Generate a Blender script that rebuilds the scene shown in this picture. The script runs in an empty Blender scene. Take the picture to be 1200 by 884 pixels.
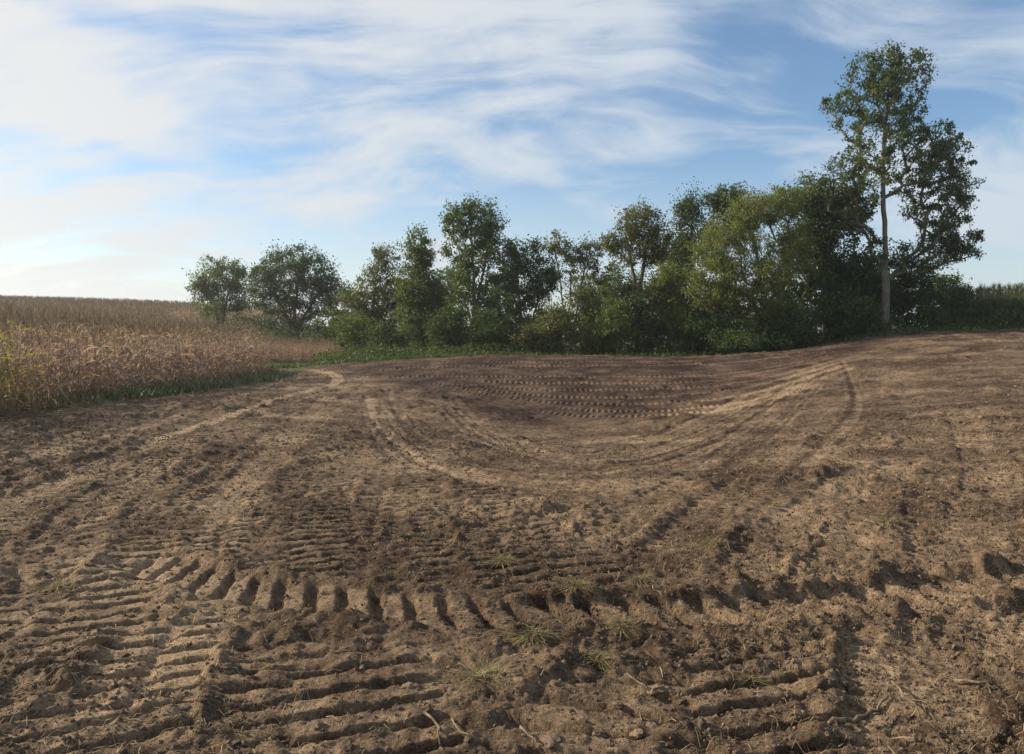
import bpy, math, random
import numpy as np
from mathutils import Vector, Euler, Matrix

S = bpy.context.scene
COL = S.collection
R = math.radians
rng = np.random.default_rng(11)
random.seed(11)

# ------------------------------------------------------------------ camera
FPX, CX, CY, CAM_H = 873.0, 600.0, 442.0, 1.65
HORIZON = 400.0
PITCH = math.atan((CY - HORIZON) / FPX)
cd = bpy.data.cameras.new('camera'); cam = bpy.data.objects.new('camera', cd); COL.objects.link(cam)
cd.sensor_width = 36; cd.lens = 36 * FPX / 1200; cd.clip_start = 0.05; cd.clip_end = 9000
cam.location = (0, 0, CAM_H); cam.rotation_euler = (math.pi / 2 - PITCH, 0, 0)
S.camera = cam

# ------------------------------------------------------------------ sky, sun, exposure
SUN_AZ, SUN_EL = 74.0, 25.0          # degrees left of the view direction, above the horizon
SKY_STRENGTH, SUN_STRENGTH = 0.066, 5.0
w = bpy.data.worlds.new('World'); S.world = w; w.use_nodes = True
nt = w.node_tree; nt.nodes.clear()
def N(t, typ, **kw):
    n = t.nodes.new(typ)
    for k, v in kw.items():
        if hasattr(n, k) and k not in ('inputs',): setattr(n, k, v)
    return n
def math_node(t, op, a, b=None, clamp=False):
    n = t.nodes.new('ShaderNodeMath'); n.operation = op; n.use_clamp = clamp
    for i, v in enumerate((a, b)):
        if v is None: continue
        if isinstance(v, (int, float)): n.inputs[i].default_value = v
        else: t.links.new(v, n.inputs[i])
    return n.outputs[0]
def maprange(t, v, a, b, c, d, smooth=True):
    n = t.nodes.new('ShaderNodeMapRange'); n.interpolation_type = 'SMOOTHSTEP' if smooth else 'LINEAR'
    t.links.new(v, n.inputs[0])
    for i, q in enumerate((a, b, c, d)): n.inputs[1 + i].default_value = q
    return n.outputs[0]
def mixcol(t, fac, a, b, blend='MIX'):
    n = t.nodes.new('ShaderNodeMix'); n.data_type = 'RGBA'; n.blend_type = blend
    if isinstance(fac, (int, float)): n.inputs[0].default_value = fac
    else: t.links.new(fac, n.inputs[0])
    for i, v in ((6, a), (7, b)):
        if isinstance(v, (tuple, list)): n.inputs[i].default_value = (*v, 1)
        else: t.links.new(v, n.inputs[i])
    return n.outputs[2]
def noise(t, vec, scale, detail=6, rough=0.55, dist=0.0, dim='3D'):
    n = t.nodes.new('ShaderNodeTexNoise'); n.noise_dimensions = dim
    n.inputs['Scale'].default_value = scale; n.inputs['Detail'].default_value = detail
    n.inputs['Roughness'].default_value = rough; n.inputs['Distortion'].default_value = dist
    if vec is not None: t.links.new(vec, n.inputs['Vector'])
    return n.outputs['Fac']
def mapping(t, vec, loc=(0, 0, 0), rot=(0, 0, 0), sc=(1, 1, 1)):
    n = t.nodes.new('ShaderNodeMapping'); t.links.new(vec, n.inputs[0])
    n.inputs[1].default_value = loc; n.inputs[2].default_value = rot; n.inputs[3].default_value = sc
    return n.outputs[0]

sky = N(nt, 'ShaderNodeTexSky'); sky.sky_type = 'NISHITA'; sky.sun_disc = False
sky.sun_elevation = R(SUN_EL); sky.sun_rotation = R(-SUN_AZ)
sky.air_density = 1.0; sky.dust_density = .5; sky.ozone_density = 1.6; sky.altitude = 200
tc = N(nt, 'ShaderNodeTexCoord')
sep = N(nt, 'ShaderNodeSeparateXYZ'); nt.links.new(tc.outputs['Generated'], sep.inputs[0])
zc = math_node(nt, 'ADD', math_node(nt, 'MAXIMUM', sep.outputs[2], 0.0), 0.30)
comb = N(nt, 'ShaderNodeCombineXYZ')
nt.links.new(math_node(nt, 'DIVIDE', sep.outputs[0], zc), comb.inputs[0])
nt.links.new(math_node(nt, 'DIVIDE', sep.outputs[1], zc), comb.inputs[1])
P = comb.outputs[0]                                     # a cloud layer seen from below
warp = N(nt, 'ShaderNodeTexNoise'); warp.inputs['Scale'].default_value = .9; warp.inputs['Detail'].default_value = 3; nt.links.new(P, warp.inputs['Vector'])
wv = N(nt, 'ShaderNodeVectorMath'); wv.operation = 'SUBTRACT'; nt.links.new(warp.outputs['Color'], wv.inputs[0]); wv.inputs[1].default_value = (.5, .5, .5)
wm = N(nt, 'ShaderNodeVectorMath'); wm.operation = 'MULTIPLY_ADD'; nt.links.new(wv.outputs[0], wm.inputs[0]); wm.inputs[1].default_value = (.9, .9, .9); nt.links.new(P, wm.inputs[2])
Q = wm.outputs[0]
big = noise(nt, mapping(nt, P, (.4, 9.7, 0), (0, 0, R(20)), (.8, 1.0, 1)), 1.0, 5, .55, .3)
mid = noise(nt, mapping(nt, Q, (3.3, 11.2, 0), (0, 0, R(-30)), (.9, 1.8, 1)), 2.0, 12, .58, .2)
fine = noise(nt, mapping(nt, Q, (6.3, 4.2, 0), (0, 0, R(-42)), (.7, 3.4, 1)), 2.6, 12, .62, .2)
sunv = N(nt, 'ShaderNodeVectorMath'); sunv.operation = 'DOT_PRODUCT'
nt.links.new(tc.outputs['Generated'], sunv.inputs[0])
SUND = Vector((-math.sin(R(SUN_AZ)) * math.cos(R(SUN_EL)), math.cos(R(SUN_AZ)) * math.cos(R(SUN_EL)), math.sin(R(SUN_EL))))
sunv.inputs[1].default_value = SUND
toward = maprange(nt, sunv.outputs['Value'], .0, 1.0, 0, 1)
cov = math_node(nt, 'ADD', math_node(nt, 'MULTIPLY', big, .9), math_node(nt, 'MULTIPLY', mid, .8))
cov = math_node(nt, 'ADD', cov, math_node(nt, 'MULTIPLY', fine, .36))
cov = math_node(nt, 'ADD', cov, math_node(nt, 'MULTIPLY', toward, .13))
low = maprange(nt, sep.outputs[2], -.02, .30, .72, 0)          # the layer thickens towards the horizon
cl = maprange(nt, cov, .88, 1.20, 0.07, .92)
cl = math_node(nt, 'MAXIMUM', cl, low)
cloud_col = mixcol(nt, toward, (6.7, 7.4, 8.2), (8.5, 8.45, 8.2))
hs = N(nt, 'ShaderNodeHueSaturation'); hs.inputs['Saturation'].default_value = 1.2; hs.inputs['Value'].default_value = 1.55; nt.links.new(sky.outputs[0], hs.inputs['Color'])
sky_col = mixcol(nt, cl, hs.outputs[0], cloud_col)
bg = N(nt, 'ShaderNodeBackground'); bg.inputs[1].default_value = SKY_STRENGTH
nt.links.new(sky_col, bg.inputs[0])
wo = N(nt, 'ShaderNodeOutputWorld'); nt.links.new(bg.outputs[0], wo.inputs[0])

sl = bpy.data.lights.new('sun', 'SUN'); sl.energy = SUN_STRENGTH; sl.angle = R(0.6); sl.color = (1.0, .88, .70)
so = bpy.data.objects.new('sun', sl); COL.objects.link(so); so.location = SUND * 200
so.rotation_euler = SUND.to_track_quat('Z', 'Y').to_euler()

vs = S.view_settings; vs.view_transform = 'Standard'; vs.look = 'None'; vs.gamma = 1; vs.use_curve_mapping = False
vs.exposure = 0.6
S.render.engine = 'CYCLES'
S.cycles.use_denoising = True
S.cycles.max_bounces = 6; S.cycles.diffuse_bounces = 3; S.cycles.transmission_bounces = 4; S.cycles.transparent_max_bounces = 8

# ------------------------------------------------------------------ helpers
def ray(px, py):
    """direction through a pixel of the 1200 x 884 photograph, scaled so that y = 1"""
    u, v = (px - CX) / FPX, (CY - py) / FPX
    fy, fz = math.cos(PITCH) + v * math.sin(PITCH), -math.sin(PITCH) + v * math.cos(PITCH)
    return u / fy, fz / fy
def at(px, py, d):
    a, b = ray(px, py)
    return np.array((a * d, d, CAM_H + b * d))

def tag(o, label=None, cat=None, group=None, kind=None):
    if label: o['label'] = label
    if cat: o['category'] = cat
    if group: o['group'] = group
    if kind: o['kind'] = kind
    return o
def link(o, parent=None):
    COL.objects.link(o)
    if parent is not None: o.parent = parent
    return o
def empty(name, loc, rz=0):
    o = bpy.data.objects.new(name, None); o.location = loc; o.rotation_euler = (0, 0, rz)
    o.empty_display_size = .2
    return link(o)
def mesh_from(name, verts, faces, mat=None, smooth=False):
    me = bpy.data.meshes.new(name)
    me.from_pydata([tuple(v) for v in verts], [], [tuple(f) for f in faces])
    if mat: me.materials.append(mat)
    if smooth: me.polygons.foreach_set('use_smooth', np.ones(len(me.polygons), bool))
    me.update(); return me
def mesh_np(name, verts, faces, mat=None, smooth=False):
    """verts (n,3), faces (m,k) as arrays, all faces with the same number of corners"""
    verts = np.asarray(verts, np.float32); faces = np.asarray(faces, np.int32)
    me = bpy.data.meshes.new(name); m, k = faces.shape
    me.vertices.add(len(verts)); me.vertices.foreach_set('co', verts.ravel())
    me.loops.add(m * k); me.loops.foreach_set('vertex_index', faces.ravel())
    me.polygons.add(m); me.polygons.foreach_set('loop_start', np.arange(0, m * k, k, dtype=np.int32))
    if mat: me.materials.append(mat)
    me.update(calc_edges=True)
    if smooth: me.polygons.foreach_set('use_smooth', np.ones(m, bool))
    return me
class MB:
    def __init__(self): self.v = []; self.f = []
    def tube(self, pts, rad, n=6, cap=True):
        pts = [Vector(p) for p in pts]; b = len(self.v); up = Vector((.31, .17, .93))
        for i, p in enumerate(pts):
            t = (pts[min(i + 1, len(pts) - 1)] - pts[max(i - 1, 0)]).normalized()
            a = t.cross(up)
            if a.length < .05: a = t.cross(Vector((1, 0, 0)))
            a.normalize(); c = t.cross(a)
            for k in range(n):
                q = 2 * math.pi * k / n
                self.v.append(p + (a * math.cos(q) + c * math.sin(q)) * rad[i])
        for i in range(len(pts) - 1):
            for k in range(n):
                self.f.append((b + i * n + k, b + i * n + (k + 1) % n, b + (i + 1) * n + (k + 1) % n, b + (i + 1) * n + k))
        if cap:
            self.f.append(tuple(b + k for k in range(n))[::-1]); e = b + (len(pts) - 1) * n
            self.f.append(tuple(e + k for k in range(n)))
    def strip(self, pts, wid, side):
        """a flat bent ribbon: points, widths and one side vector per point"""
        b = len(self.v)
        for p, q, s in zip(pts, wid, side):
            p = Vector(p); s = Vector(s).normalized()
            self.v += [p - s * q / 2, p + s * q / 2]
        for i in range(len(pts) - 1):
            self.f.append((b + 2 * i, b + 2 * i + 1, b + 2 * i + 3, b + 2 * i + 2))
    def mesh(self, name, mat=None, smooth=True): return mesh_from(name, self.v, self.f, mat, smooth)
    def build(self, name, mat, parent=None, smooth=True):
        return link(bpy.data.objects.new(name, self.mesh(name, mat, smooth)), parent)

# --- noise in numpy
def _h(ix, iy, seed):
    h = (ix.astype(np.int64) * 374761393 + iy.astype(np.int64) * 668265263 + seed * 1442695041) & 0xFFFFFFFF
    h = ((h ^ (h >> 13)) * 1274126177) & 0xFFFFFFFF
    h = ((h ^ (h >> 16)) * 2246822519) & 0xFFFFFFFF
    return ((h ^ (h >> 15)) & 0xFFFFFF) / float(0x1000000)
def vnoise(x, y, seed=0):
    ix, iy = np.floor(x), np.floor(y); fx, fy = x - ix, y - iy
    fx = fx * fx * (3 - 2 * fx); fy = fy * fy * (3 - 2 * fy)
    a, b = _h(ix, iy, seed), _h(ix + 1, iy, seed); c, d = _h(ix, iy + 1, seed), _h(ix + 1, iy + 1, seed)
    return (a + (b - a) * fx) * (1 - fy) + (c + (d - c) * fx) * fy - .5
def fbm(x, y, oct=4, seed=0, rough=.5):
    r = 0; a = 1; t = 0
    for o in range(oct):
        c, s = math.cos(o * .7), math.sin(o * .7)
        r = r + a * vnoise((c * x - s * y) + o * 13.7, (s * x + c * y) - o * 7.1, seed + o); t += a; a *= rough; x = x * 2.03; y = y * 2.03
    return r / t * 2
def lumps(x, y, cell, prob, seed):
    """rounded clods: highest of the domes in the nine cells around each point"""
    X, Y = x / cell, y / cell; ix, iy = np.floor(X), np.floor(Y); out = np.zeros_like(X)
    for dx in (-1, 0, 1):
        for dy in (-1, 0, 1):
            jx, jy = ix + dx, iy + dy
            cx = jx + _h(jx, jy, seed); cy = jy + _h(jx, jy, seed + 1)
            r = .22 + .46 * _h(jx, jy, seed + 2); on = _h(jx, jy, seed + 3) < prob
            k = _h(jx, jy, seed + 4) * 3.14; cs, sn = np.cos(k), np.sin(k)
            ux, uy = (X - cx), (Y - cy); e = .65 + .5 * _h(jx, jy, seed + 5)
            d2 = ((ux * cs + uy * sn) * e) ** 2 + ((uy * cs - ux * sn) / e) ** 2
            out = np.maximum(out, np.where(on, np.sqrt(np.maximum(0, 1 - d2 / (r * r))) * r, 0))
    return out * cell
def sstep(a, b, x):
    t = np.clip((x - a) / (b - a), 0, 1); return t * t * (3 - 2 * t)

# ------------------------------------------------------------------ terrain
CP = []
def cp(d, *pz):
    for px, z in pz: CP.append(((px - CX) / FPX * d * 1.0, d, z))
for d in (-6, -2, 1, 3, 5):
    for x in (-9, -4, 0, 4, 9): CP.append((x, d, 0.0))
cp(9, (-300, 0), (0, 0), (300, -.02), (600, -.08), (900, -.03), (1200, .05), (1500, .15))
cp(14, (-300, .1), (0, 0), (300, -.06), (600, -.36), (900, -.2), (1200, .12), (1500, .4))
cp(20, (-300, .4), (-50, .05), (200, 0), (400, -.2), (650, -.82), (850, -.46), (1000, -.03), (1200, .45), (1500, .9))
cp(28, (-300, .8), (0, .3), (200, .03), (330, .0), (400, .0), (500, -.05), (620, -.15), (800, -.02), (1000, .50), (1200, 1.1), (1500, 1.7))
cp(38, (-200, 1.3), (100, .5), (320, .05), (410, .34), (550, .82), (700, .87), (880, .95), (960, 1.15), (1040, 1.6), (1200, 1.95), (1500, 2.6))
cp(46, (-200, 1.9), (100, 1.0), (320, .1), (400, .32), (500, .62), (700, .6), (900, 1.0), (1040, 2.2), (1200, 2.5), (1500, 3.1))
cp(60, (-200, 3.2), (0, 2.4), (190, 1.7), (360, .05), (440, .4), (600, .65), (900, 1.1), (1100, 2.5), (1200, 3.0), (1500, 3.5))
cp(78, (-200, 4.5), (0, 3.7), (180, 3.0), (270, 2.5), (360, 1.5), (600, .9), (900, 1.2), (1200, 3))
cp(110, (-200, 6.5), (0, 5.7), (200, 4.9), (400, 3.2), (600, 1.9), (900, 2.0), (1200, 2.8))
cp(150, (-200, 8.8), (0, 8.0), (220, 6.8), (400, 4.4), (600, 2.6), (900, 2.6), (1200, 2.8))
cp(200, (-200, 9), (0, 8.3), (220, 7), (400, 4), (600, .5), (1200, 0))
cp(320, (-200, 4), (200, 2), (600, -6), (1200, -5))
cp(800, (-200, -12), (600, -14), (1200, -13)); cp(1700, (-200, -20), (600, -20), (1200, -20))
CP = np.array(CP)
def wc(x, y):
    q = np.maximum(y + 9, 1.0); return x / q * 2.2, np.log(q) * 1.25
def tps(r2): return np.where(r2 > 1e-12, r2 * np.log(np.maximum(r2, 1e-12)), 0)
_a, _b = wc(CP[:, 0], CP[:, 1]); _n = len(CP)
_K = np.zeros((_n + 3, _n + 3)); _K[:_n, :_n] = tps((_a[:, None] - _a) ** 2 + (_b[:, None] - _b) ** 2) + np.eye(_n) * 2e-4
_P = np.stack([np.ones(_n), _a, _b], 1); _K[:_n, _n:] = _P; _K[_n:, :_n] = _P.T
_W = np.linalg.solve(_K, np.concatenate([CP[:, 2], np.zeros(3)]))
def macro(x, y):
    x = np.asarray(x, float); y = np.asarray(y, float); a, b = wc(x, y); out = _W[_n] + _W[_n + 1] * a + _W[_n + 2] * b
    for i in range(_n): out = out + _W[i] * tps((a - _a[i]) ** 2 + (b - _b[i]) ** 2)
    return out
DS = np.concatenate([np.geomspace(1.2, 60, 700)])
def ground_hit(px, py):
    """where the ray through a photograph pixel meets the ground"""
    a, b = ray(px, py); z = macro(a * DS, DS) - (CAM_H + b * DS)
    k = np.argmax(z > 0) if (z > 0).any() else len(DS) - 1
    return np.array((a * DS[k], DS[k]))

# the sheet: a grid that is finest near the viewer and runs out to the horizon
ys = [1.0]
while ys[-1] < 21: ys.append(ys[-1] + (.0023 * max(ys[-1], 1.6) ** 1.3))
while ys[-1] < 43: ys.append(ys[-1] + .105)
while ys[-1] < 1600: ys.append(ys[-1] + max(.105, (ys[-1] - 42) * .09))
ys = np.array(ys[:]); ys = np.concatenate([[-12, -7, -4, -2, -1, -.3, .3, .7], ys])
uin = np.linspace(-.66, .66, 750)
us = np.concatenate([-np.geomspace(2.4, .68, 18), uin, np.geomspace(.68, 2.4, 18)])
YY, UU = np.meshgrid(ys, us, indexing='ij'); XX = UU * (np.maximum(YY, -1) + 2.6)
XX = np.where(YY < -1, UU * 1.6 + UU * (-YY) * .5, XX)
shape = XX.shape; X = XX.ravel().copy(); Y = YY.ravel().copy()
Z0 = macro(X, Y)
near = (Y > 0) & (Y < 52) & (np.abs(X) < .95 * (Y + 2.6))
idx = np.nonzero(near)[0]; x, y = X[idx], Y[idx]
res = np.maximum(.0023 * np.maximum(y, 1.6) ** 1.3, (.66 * 2 / 750) * (y + 2.6)); res = np.minimum(res, .11)

wx = x + .05 * fbm(x * 5, y * 5, 3, 50); wy = y + .05 * fbm(x * 5, y * 5, 3, 60)
rough_zone = sstep(-.25, .35, fbm(x * .45, y * .45, 4, 5))          # tilled crumbs against flattened soil
far_calm = 1 - .25 * sstep(15, 24, y)
H = .035 * fbm(x * .9, y * .9, 3, 21) + .030 * fbm(x * 3.1, y * 3.1, 4, 22)
H = H * (.6 + .6 * rough_zone)
rough = np.zeros_like(x)
for cell, prob, amp, sd in ((.7, .2, .10, 500), (.46, .4, .26, 600), (.30, .3, .32, 100), (.15, .5, .48, 200), (.075, .66, .62, 300), (.038, .8, .75, 400)):
    fade = 1 - sstep(.28, .5, res / cell)
    m = fade > 0.001
    L = np.zeros_like(x); L[m] = lumps(wx[m], wy[m], cell, prob, sd); rough += L * amp * fade * (1 if cell != .46 else sstep(9, 16, y))
rough *= (.45 + .65 * rough_zone)
grain = .018 * fbm(x * 14, y * 14, 4, 31) * (1 - .6 * sstep(8, 16, y))
pale = .40 + .30 * fbm(x * 1.1, y * 1.1, 4, 41) + .12 * fbm(x * 7, y * 7, 3, 43)                       # dry crust against moist crumbs
SOFT = np.ones_like(x)
T = np.zeros_like(x)

def polyline(px_pts, step=.06):
    g = np.array([ground_hit(*p) for p in px_pts]); return smooth_line(g, step)
def smooth_line(g, step):
    out = []
    n = len(g)
    for i in range(n - 1):
        p0, p1, p2, p3 = g[max(i - 1, 0)], g[i], g[i + 1], g[min(i + 2, n - 1)]
        k = max(2, int(np.linalg.norm(p2 - p1) / step / 3))
        for t in np.linspace(0, 1, k, endpoint=False):
            out.append(.5 * ((2 * p1) + (p2 - p0) * t + (2 * p0 - 5 * p1 + 4 * p2 - p3) * t * t + (3 * p1 - p0 - 3 * p2 + p3) * t ** 3))
    out.append(g[-1]); return np.array(out)
def track(px_pts, width=.58, depth=.05, pitch=.22, amp=.05, skew=(0, 0), stagger=False, flat=.75, berm=.03, pal=.25, seed=0, duty=.55, wear=.5, fade_end=.35, firm=.62):
    """press a lugged crawler track (or, with amp 0, a smooth rut) into the soil"""
    global T, H, rough, pale, SOFT, grain
    g = polyline(px_pts); seg = np.diff(g, axis=0); ln = np.maximum(np.linalg.norm(seg, axis=1), 1e-6); cum = np.concatenate([[0], np.cumsum(ln)])
    reach = width / 2 + .35
    lo, hi = g.min(0) - reach, g.max(0) + reach
    sel = np.nonzero((x > lo[0]) & (x < hi[0]) & (y > lo[1]) & (y < hi[1]))[0]
    if not len(sel): return
    best = np.full(len(sel), 1e9); bs = np.zeros(len(sel)); bt = np.zeros(len(sel)); qx, qy = x[sel], y[sel]
    for i in range(len(seg)):
        mx, my = (g[i] + g[i + 1]) / 2
        near_ = np.nonzero((np.abs(qx - mx) < reach + ln[i]) & (np.abs(qy - my) < reach + ln[i]))[0]
        if not len(near_): continue
        rx, ry = qx[near_] - g[i, 0], qy[near_] - g[i, 1]; tx, ty = seg[i] / ln[i]
        s = np.clip(rx * tx + ry * ty, 0, ln[i]); d2 = (rx - s * tx) ** 2 + (ry - s * ty) ** 2
        b = d2 < best[near_]; k = near_[b]
        best[k] = d2[b]; bs[k] = cum[i] + s[b]; bt[k] = (rx * -ty + ry * tx)[b]
    ok = best < reach ** 2; sel = sel[ok]; s = bs[ok]; t = bt[ok]; dist = np.sqrt(best[ok])
    qx, qy = x[sel], y[sel]
    t = t + .03 * fbm(qx * 4, qy * 4, 3, 70 + seed); a = np.abs(t) + np.maximum(0, dist - np.abs(bt[ok]))
    ee = fade_end * max(1.0, g[:, 1].mean() / 8); end = sstep(0, ee, s) * sstep(0, ee, cum[-1] - s)
    m = (1 - sstep(width / 2 - .05, width / 2 + .02, a)) * end
    wearn = np.clip(firm + wear * 1.6 * fbm(qx * 1.7, qy * 1.7, 3, 80 + seed), 0.05, 1.15)
    sk = skew[0] + (skew[1] - skew[0]) * s / cum[-1]
    ph = (s + sk * t + .022 * fbm(qx * 6, qy * 6, 4, 90 + seed, .65)) / pitch
    if stagger: ph = ph + .5 * (t > 0)
    fr = ph - np.floor(ph)
    bar = sstep(0, .10, fr) * (1 - sstep(duty, duty + .20, fr))           # steep on one side, crumbling on the other
    lug = (bar - .5) * amp * wearn
    if stagger: lug = lug * (1 - .8 * np.exp(-(t / .045) ** 2))
    prof = -depth * (.7 + .5 * wearn) + lug
    T[sel] = T[sel] * (1 - m) + prof * m
    bm = np.exp(-((a - width / 2 - .09) / .075) ** 2) * end * np.clip(.5 + 1.6 * fbm(qx * 3.3, qy * 3.3, 3, 95 + seed), 0, 1.4)
    T[sel] += berm * bm
    SOFT[sel] *= 1 - flat * m * wearn
    pale[sel] += pal * m * wearn * ((.35 + .65 * bar) if amp > 0 else 1)

# crawler prints close by
for k, (pts, wd_, pit, am, sk, stg, pl_) in enumerate((
        ([(-40, 640), (40, 590), (130, 550), (210, 518)], .55, .2, .055, .05, False, .15),
        ([(-90, 900), (-30, 810), (20, 740), (60, 690), (90, 650)], .62, .2, .07, .1, True, .2),
        ([(20, 960), (60, 830), (110, 740), (150, 680), (200, 620), (250, 570), (310, 520), (355, 482)], .6, .19, .065, .1, False, .12),
        ([(300, 960), (310, 840), (328, 770), (340, 725)], .6, .19, .07, .05, False, .15),
        ([(320, 684), (320, 640), (330, 600), (352, 555)], .55, .18, .06, .05, False, .1),
        ([(432, 700), (436, 650), (442, 600), (458, 556)], .55, .19, .06, 0, True, .05),
        ([(505, 700), (495, 640), (490, 590), (500, 545), (522, 510)], .6, .18, .06, .1, False, .1),
        ([(620, 706), (585, 650), (560, 610), (545, 580)], .6, .2, .065, .1, False, .05),
        ([(770, 700), (795, 640), (845, 590), (895, 550), (930, 512)], .6, .2, .055, 0, False, .1),
        ([(690, 650), (740, 604), (800, 570), (850, 545)], .55, .2, .05, .1, False, .1),
        ([(1110, 690), (1100, 640), (1088, 590), (1080, 555)], .55, .19, .055, 0, False, .15),
        ([(1240, 660), (1205, 610), (1182, 560), (1165, 500)], .6, .2, .05, 0, False, .15),
        ([(780, 960), (770, 860), (788, 800), (800, 755)], .62, .2, .08, .3, False, .12),
        ([(1180, 960), (1140, 850), (1118, 770), (1104, 725)], .55, .2, .04, 0, False, .25),
        ([(120, 950), (150, 850), (180, 780), (225, 712)], .68, .2, .075, .12, True, .34),
        ([(450, 960), (438, 860), (428, 800), (425, 745)], .84, .2, .10, .1, False, .2),
        ([(975, 960), (930, 870), (895, 800), (880, 742)], .86, .2, .11, .4, False, .2),
        ([(1100, 950), (1070, 830), (1050, 760), (1040, 728)], .7, .2, .015, 0, False, .3),
        ([(1225, 860), (1200, 770), (1180, 712)], .5, .2, .08, 0, False, .3),
        ([(960, 684), (985, 650), (1005, 610), (1030, 575), (1060, 540)], .5, .19, .07, 0, False, .2),
        ([(720, 696), (660, 645), (610, 605), (570, 572), (540, 545)], .62, .2, .075, .1, False, .1),
        ([(250, 666), (262, 625), (280, 585), (305, 545)], .52, .19, .07, 0, True, .3),
        ([(385, 690), (378, 640), (380, 600), (395, 560)], .6, .19, .075, .1, False, .1),
        ([(40, 690), (70, 640), (105, 596), (160, 558), (230, 522)], .58, .2, .06, .1, True, .25),
        ([(-120, 790), (0, 840), (120, 885), (260, 940)], .6, .22, .11, -.5, False, .15),
        ([(600, 960), (660, 860), (735, 800), (785, 760)], .7, .25, .09, .3, False, .1),
        ([(860, 694), (900, 640), (960, 590), (1010, 550)], .55, .2, .045, 0, False, .15),
        ([(1130, 660), (1150, 600), (1150, 540), (1120, 480)], .6, .2, .04, 0, False, .2))):
    fore = pts[-1][1] > 690; dp_ = .028 if fore else .020
    track(pts, wd_ * .86, dp_, pit * (1 + .1 * math.sin(k * 1.7)), am * (.85 if fore else 1.05), (sk, sk), stg, pal=pl_, seed=100 + k, flat=.78, berm=1.0 * dp_, wear=.35 if k in (14, 15, 16, 18, 19, 20, 21, 22) else .8, fade_end=.6, duty=.70, firm=.85 if k in (14, 15, 16, 18, 19, 20, 21, 22) else .66)
track([(160, 652), (230, 676), (300, 690), (420, 706), (560, 719), (700, 720), (850, 717), (960, 707), (1080, 694), (1260, 676)], .50, .045, .235, .055, (.75, .15), berm=.03, flat=.72, pal=.2, seed=1, duty=.60, wear=.22, firm=.92)
# ruts of the field road along the corn
track([(-40, 615), (80, 560), (160, 525)], .42, .02, .2, .02, pal=.2, seed=19, flat=.7, berm=.02)
track([(150, 530), (245, 495), (330, 466), (376, 455)], .40, .012, .2, .0, pal=.6, seed=20, flat=.9, berm=.012, wear=.1)
track([(376, 455), (396, 446), (385, 438), (352, 433), (322, 437)], .5, .01, .2, .0, pal=.6, seed=24, flat=.9, berm=.01, wear=.2)
track([(-40, 560), (60, 530), (180, 497), (290, 460), (340, 442), (360, 434)], .5, .012, .2, .02, pal=.25, seed=21, flat=.8, berm=.012)
track([(300, 560), (350, 510), (395, 475), (440, 446)], .5, .012, .2, .02, pal=.12, seed=22, berm=.012)
track([(200, 640), (290, 560), (350, 500), (385, 462)], .5, .012, .2, .03, pal=.12, seed=23, berm=.012)
# blade arcs round the bottom of the swale
arcs = ([(436, 468), (446, 500), (490, 540), (590, 566), (680, 572), (760, 566)],
        [(455, 462), (475, 500), (530, 535), (640, 556), (760, 545), (850, 515)],
        [(512, 466), (545, 500), (610, 530), (700, 540), (790, 522), (880, 482), (950, 438)],
        [(535, 470), (570, 502), (640, 526), (730, 524), (810, 500), (880, 465)],
        [(760, 560), (840, 530), (900, 490), (935, 450)],
        [(830, 560), (880, 520), (930, 475), (965, 436)],
        [(930, 556), (975, 515), (1005, 470), (990, 428)])
for k, pts in enumerate(arcs):
    track(pts, .7, .012, .3, .0, pal=.10, seed=30 + k, flat=.4, berm=.010)
    for q in range(4):
        o_ = (q - 1.5) * 8 + random.uniform(-3, 3)
        track([(a + o_ * .6, b + o_ * .55) for a, b in pts], random.uniform(.12, .24), random.uniform(.008, .02), .3, .0, pal=random.choice((-.25, -.1, .15, .25)), seed=130 + 3 * k + q, flat=.5, berm=.012)
# crawler passes along the bank
rows = ([(395, 431), (480, 423.5), (600, 420.5), (720, 420), (850, 417.5), (940, 411)],
        [(398, 434), (490, 427), (600, 425), (720, 424.5), (860, 420.5), (950, 412)],
        [(400, 438), (500, 431), (600, 430), (720, 429.5), (860, 425), (960, 413)],
        [(410, 442), (500, 437), (600, 436), (720, 435.5), (860, 430), (970, 414)],
        [(430, 444), (520, 441), (620, 443), (730, 442.5), (860, 437), (980, 416)],
        [(450, 446), (540, 447), (640, 450), (740, 449.5), (860, 443), (985, 418)],
        [(470, 448), (560, 453), (650, 458), (750, 457.5), (870, 449), (990, 421)],
        [(490, 451), (580, 460), (670, 466), (770, 465), (880, 454), (995, 423)],
        [(520, 456), (600, 468), (690, 474), (785, 473), (885, 460), (1000, 425)],
        [(560, 466), (640, 478), (720, 482.5), (800, 480), (895, 466), (1005, 430)],
        [(610, 480), (690, 489), (780, 488), (870, 477), (960, 449)])
for k, pts in enumerate(rows):
    if k == 3: continue
    if k % 4 == 1: pts = pts[1:]
    track([(a, b + random.uniform(-.5, .5)) for a, b in pts], .40, .015, .19 + .012 * (k % 3), .085, (.15, .15), pal=.42, seed=50 + k, flat=.6, berm=.012, duty=.5, wear=.18, firm=.8)

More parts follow.
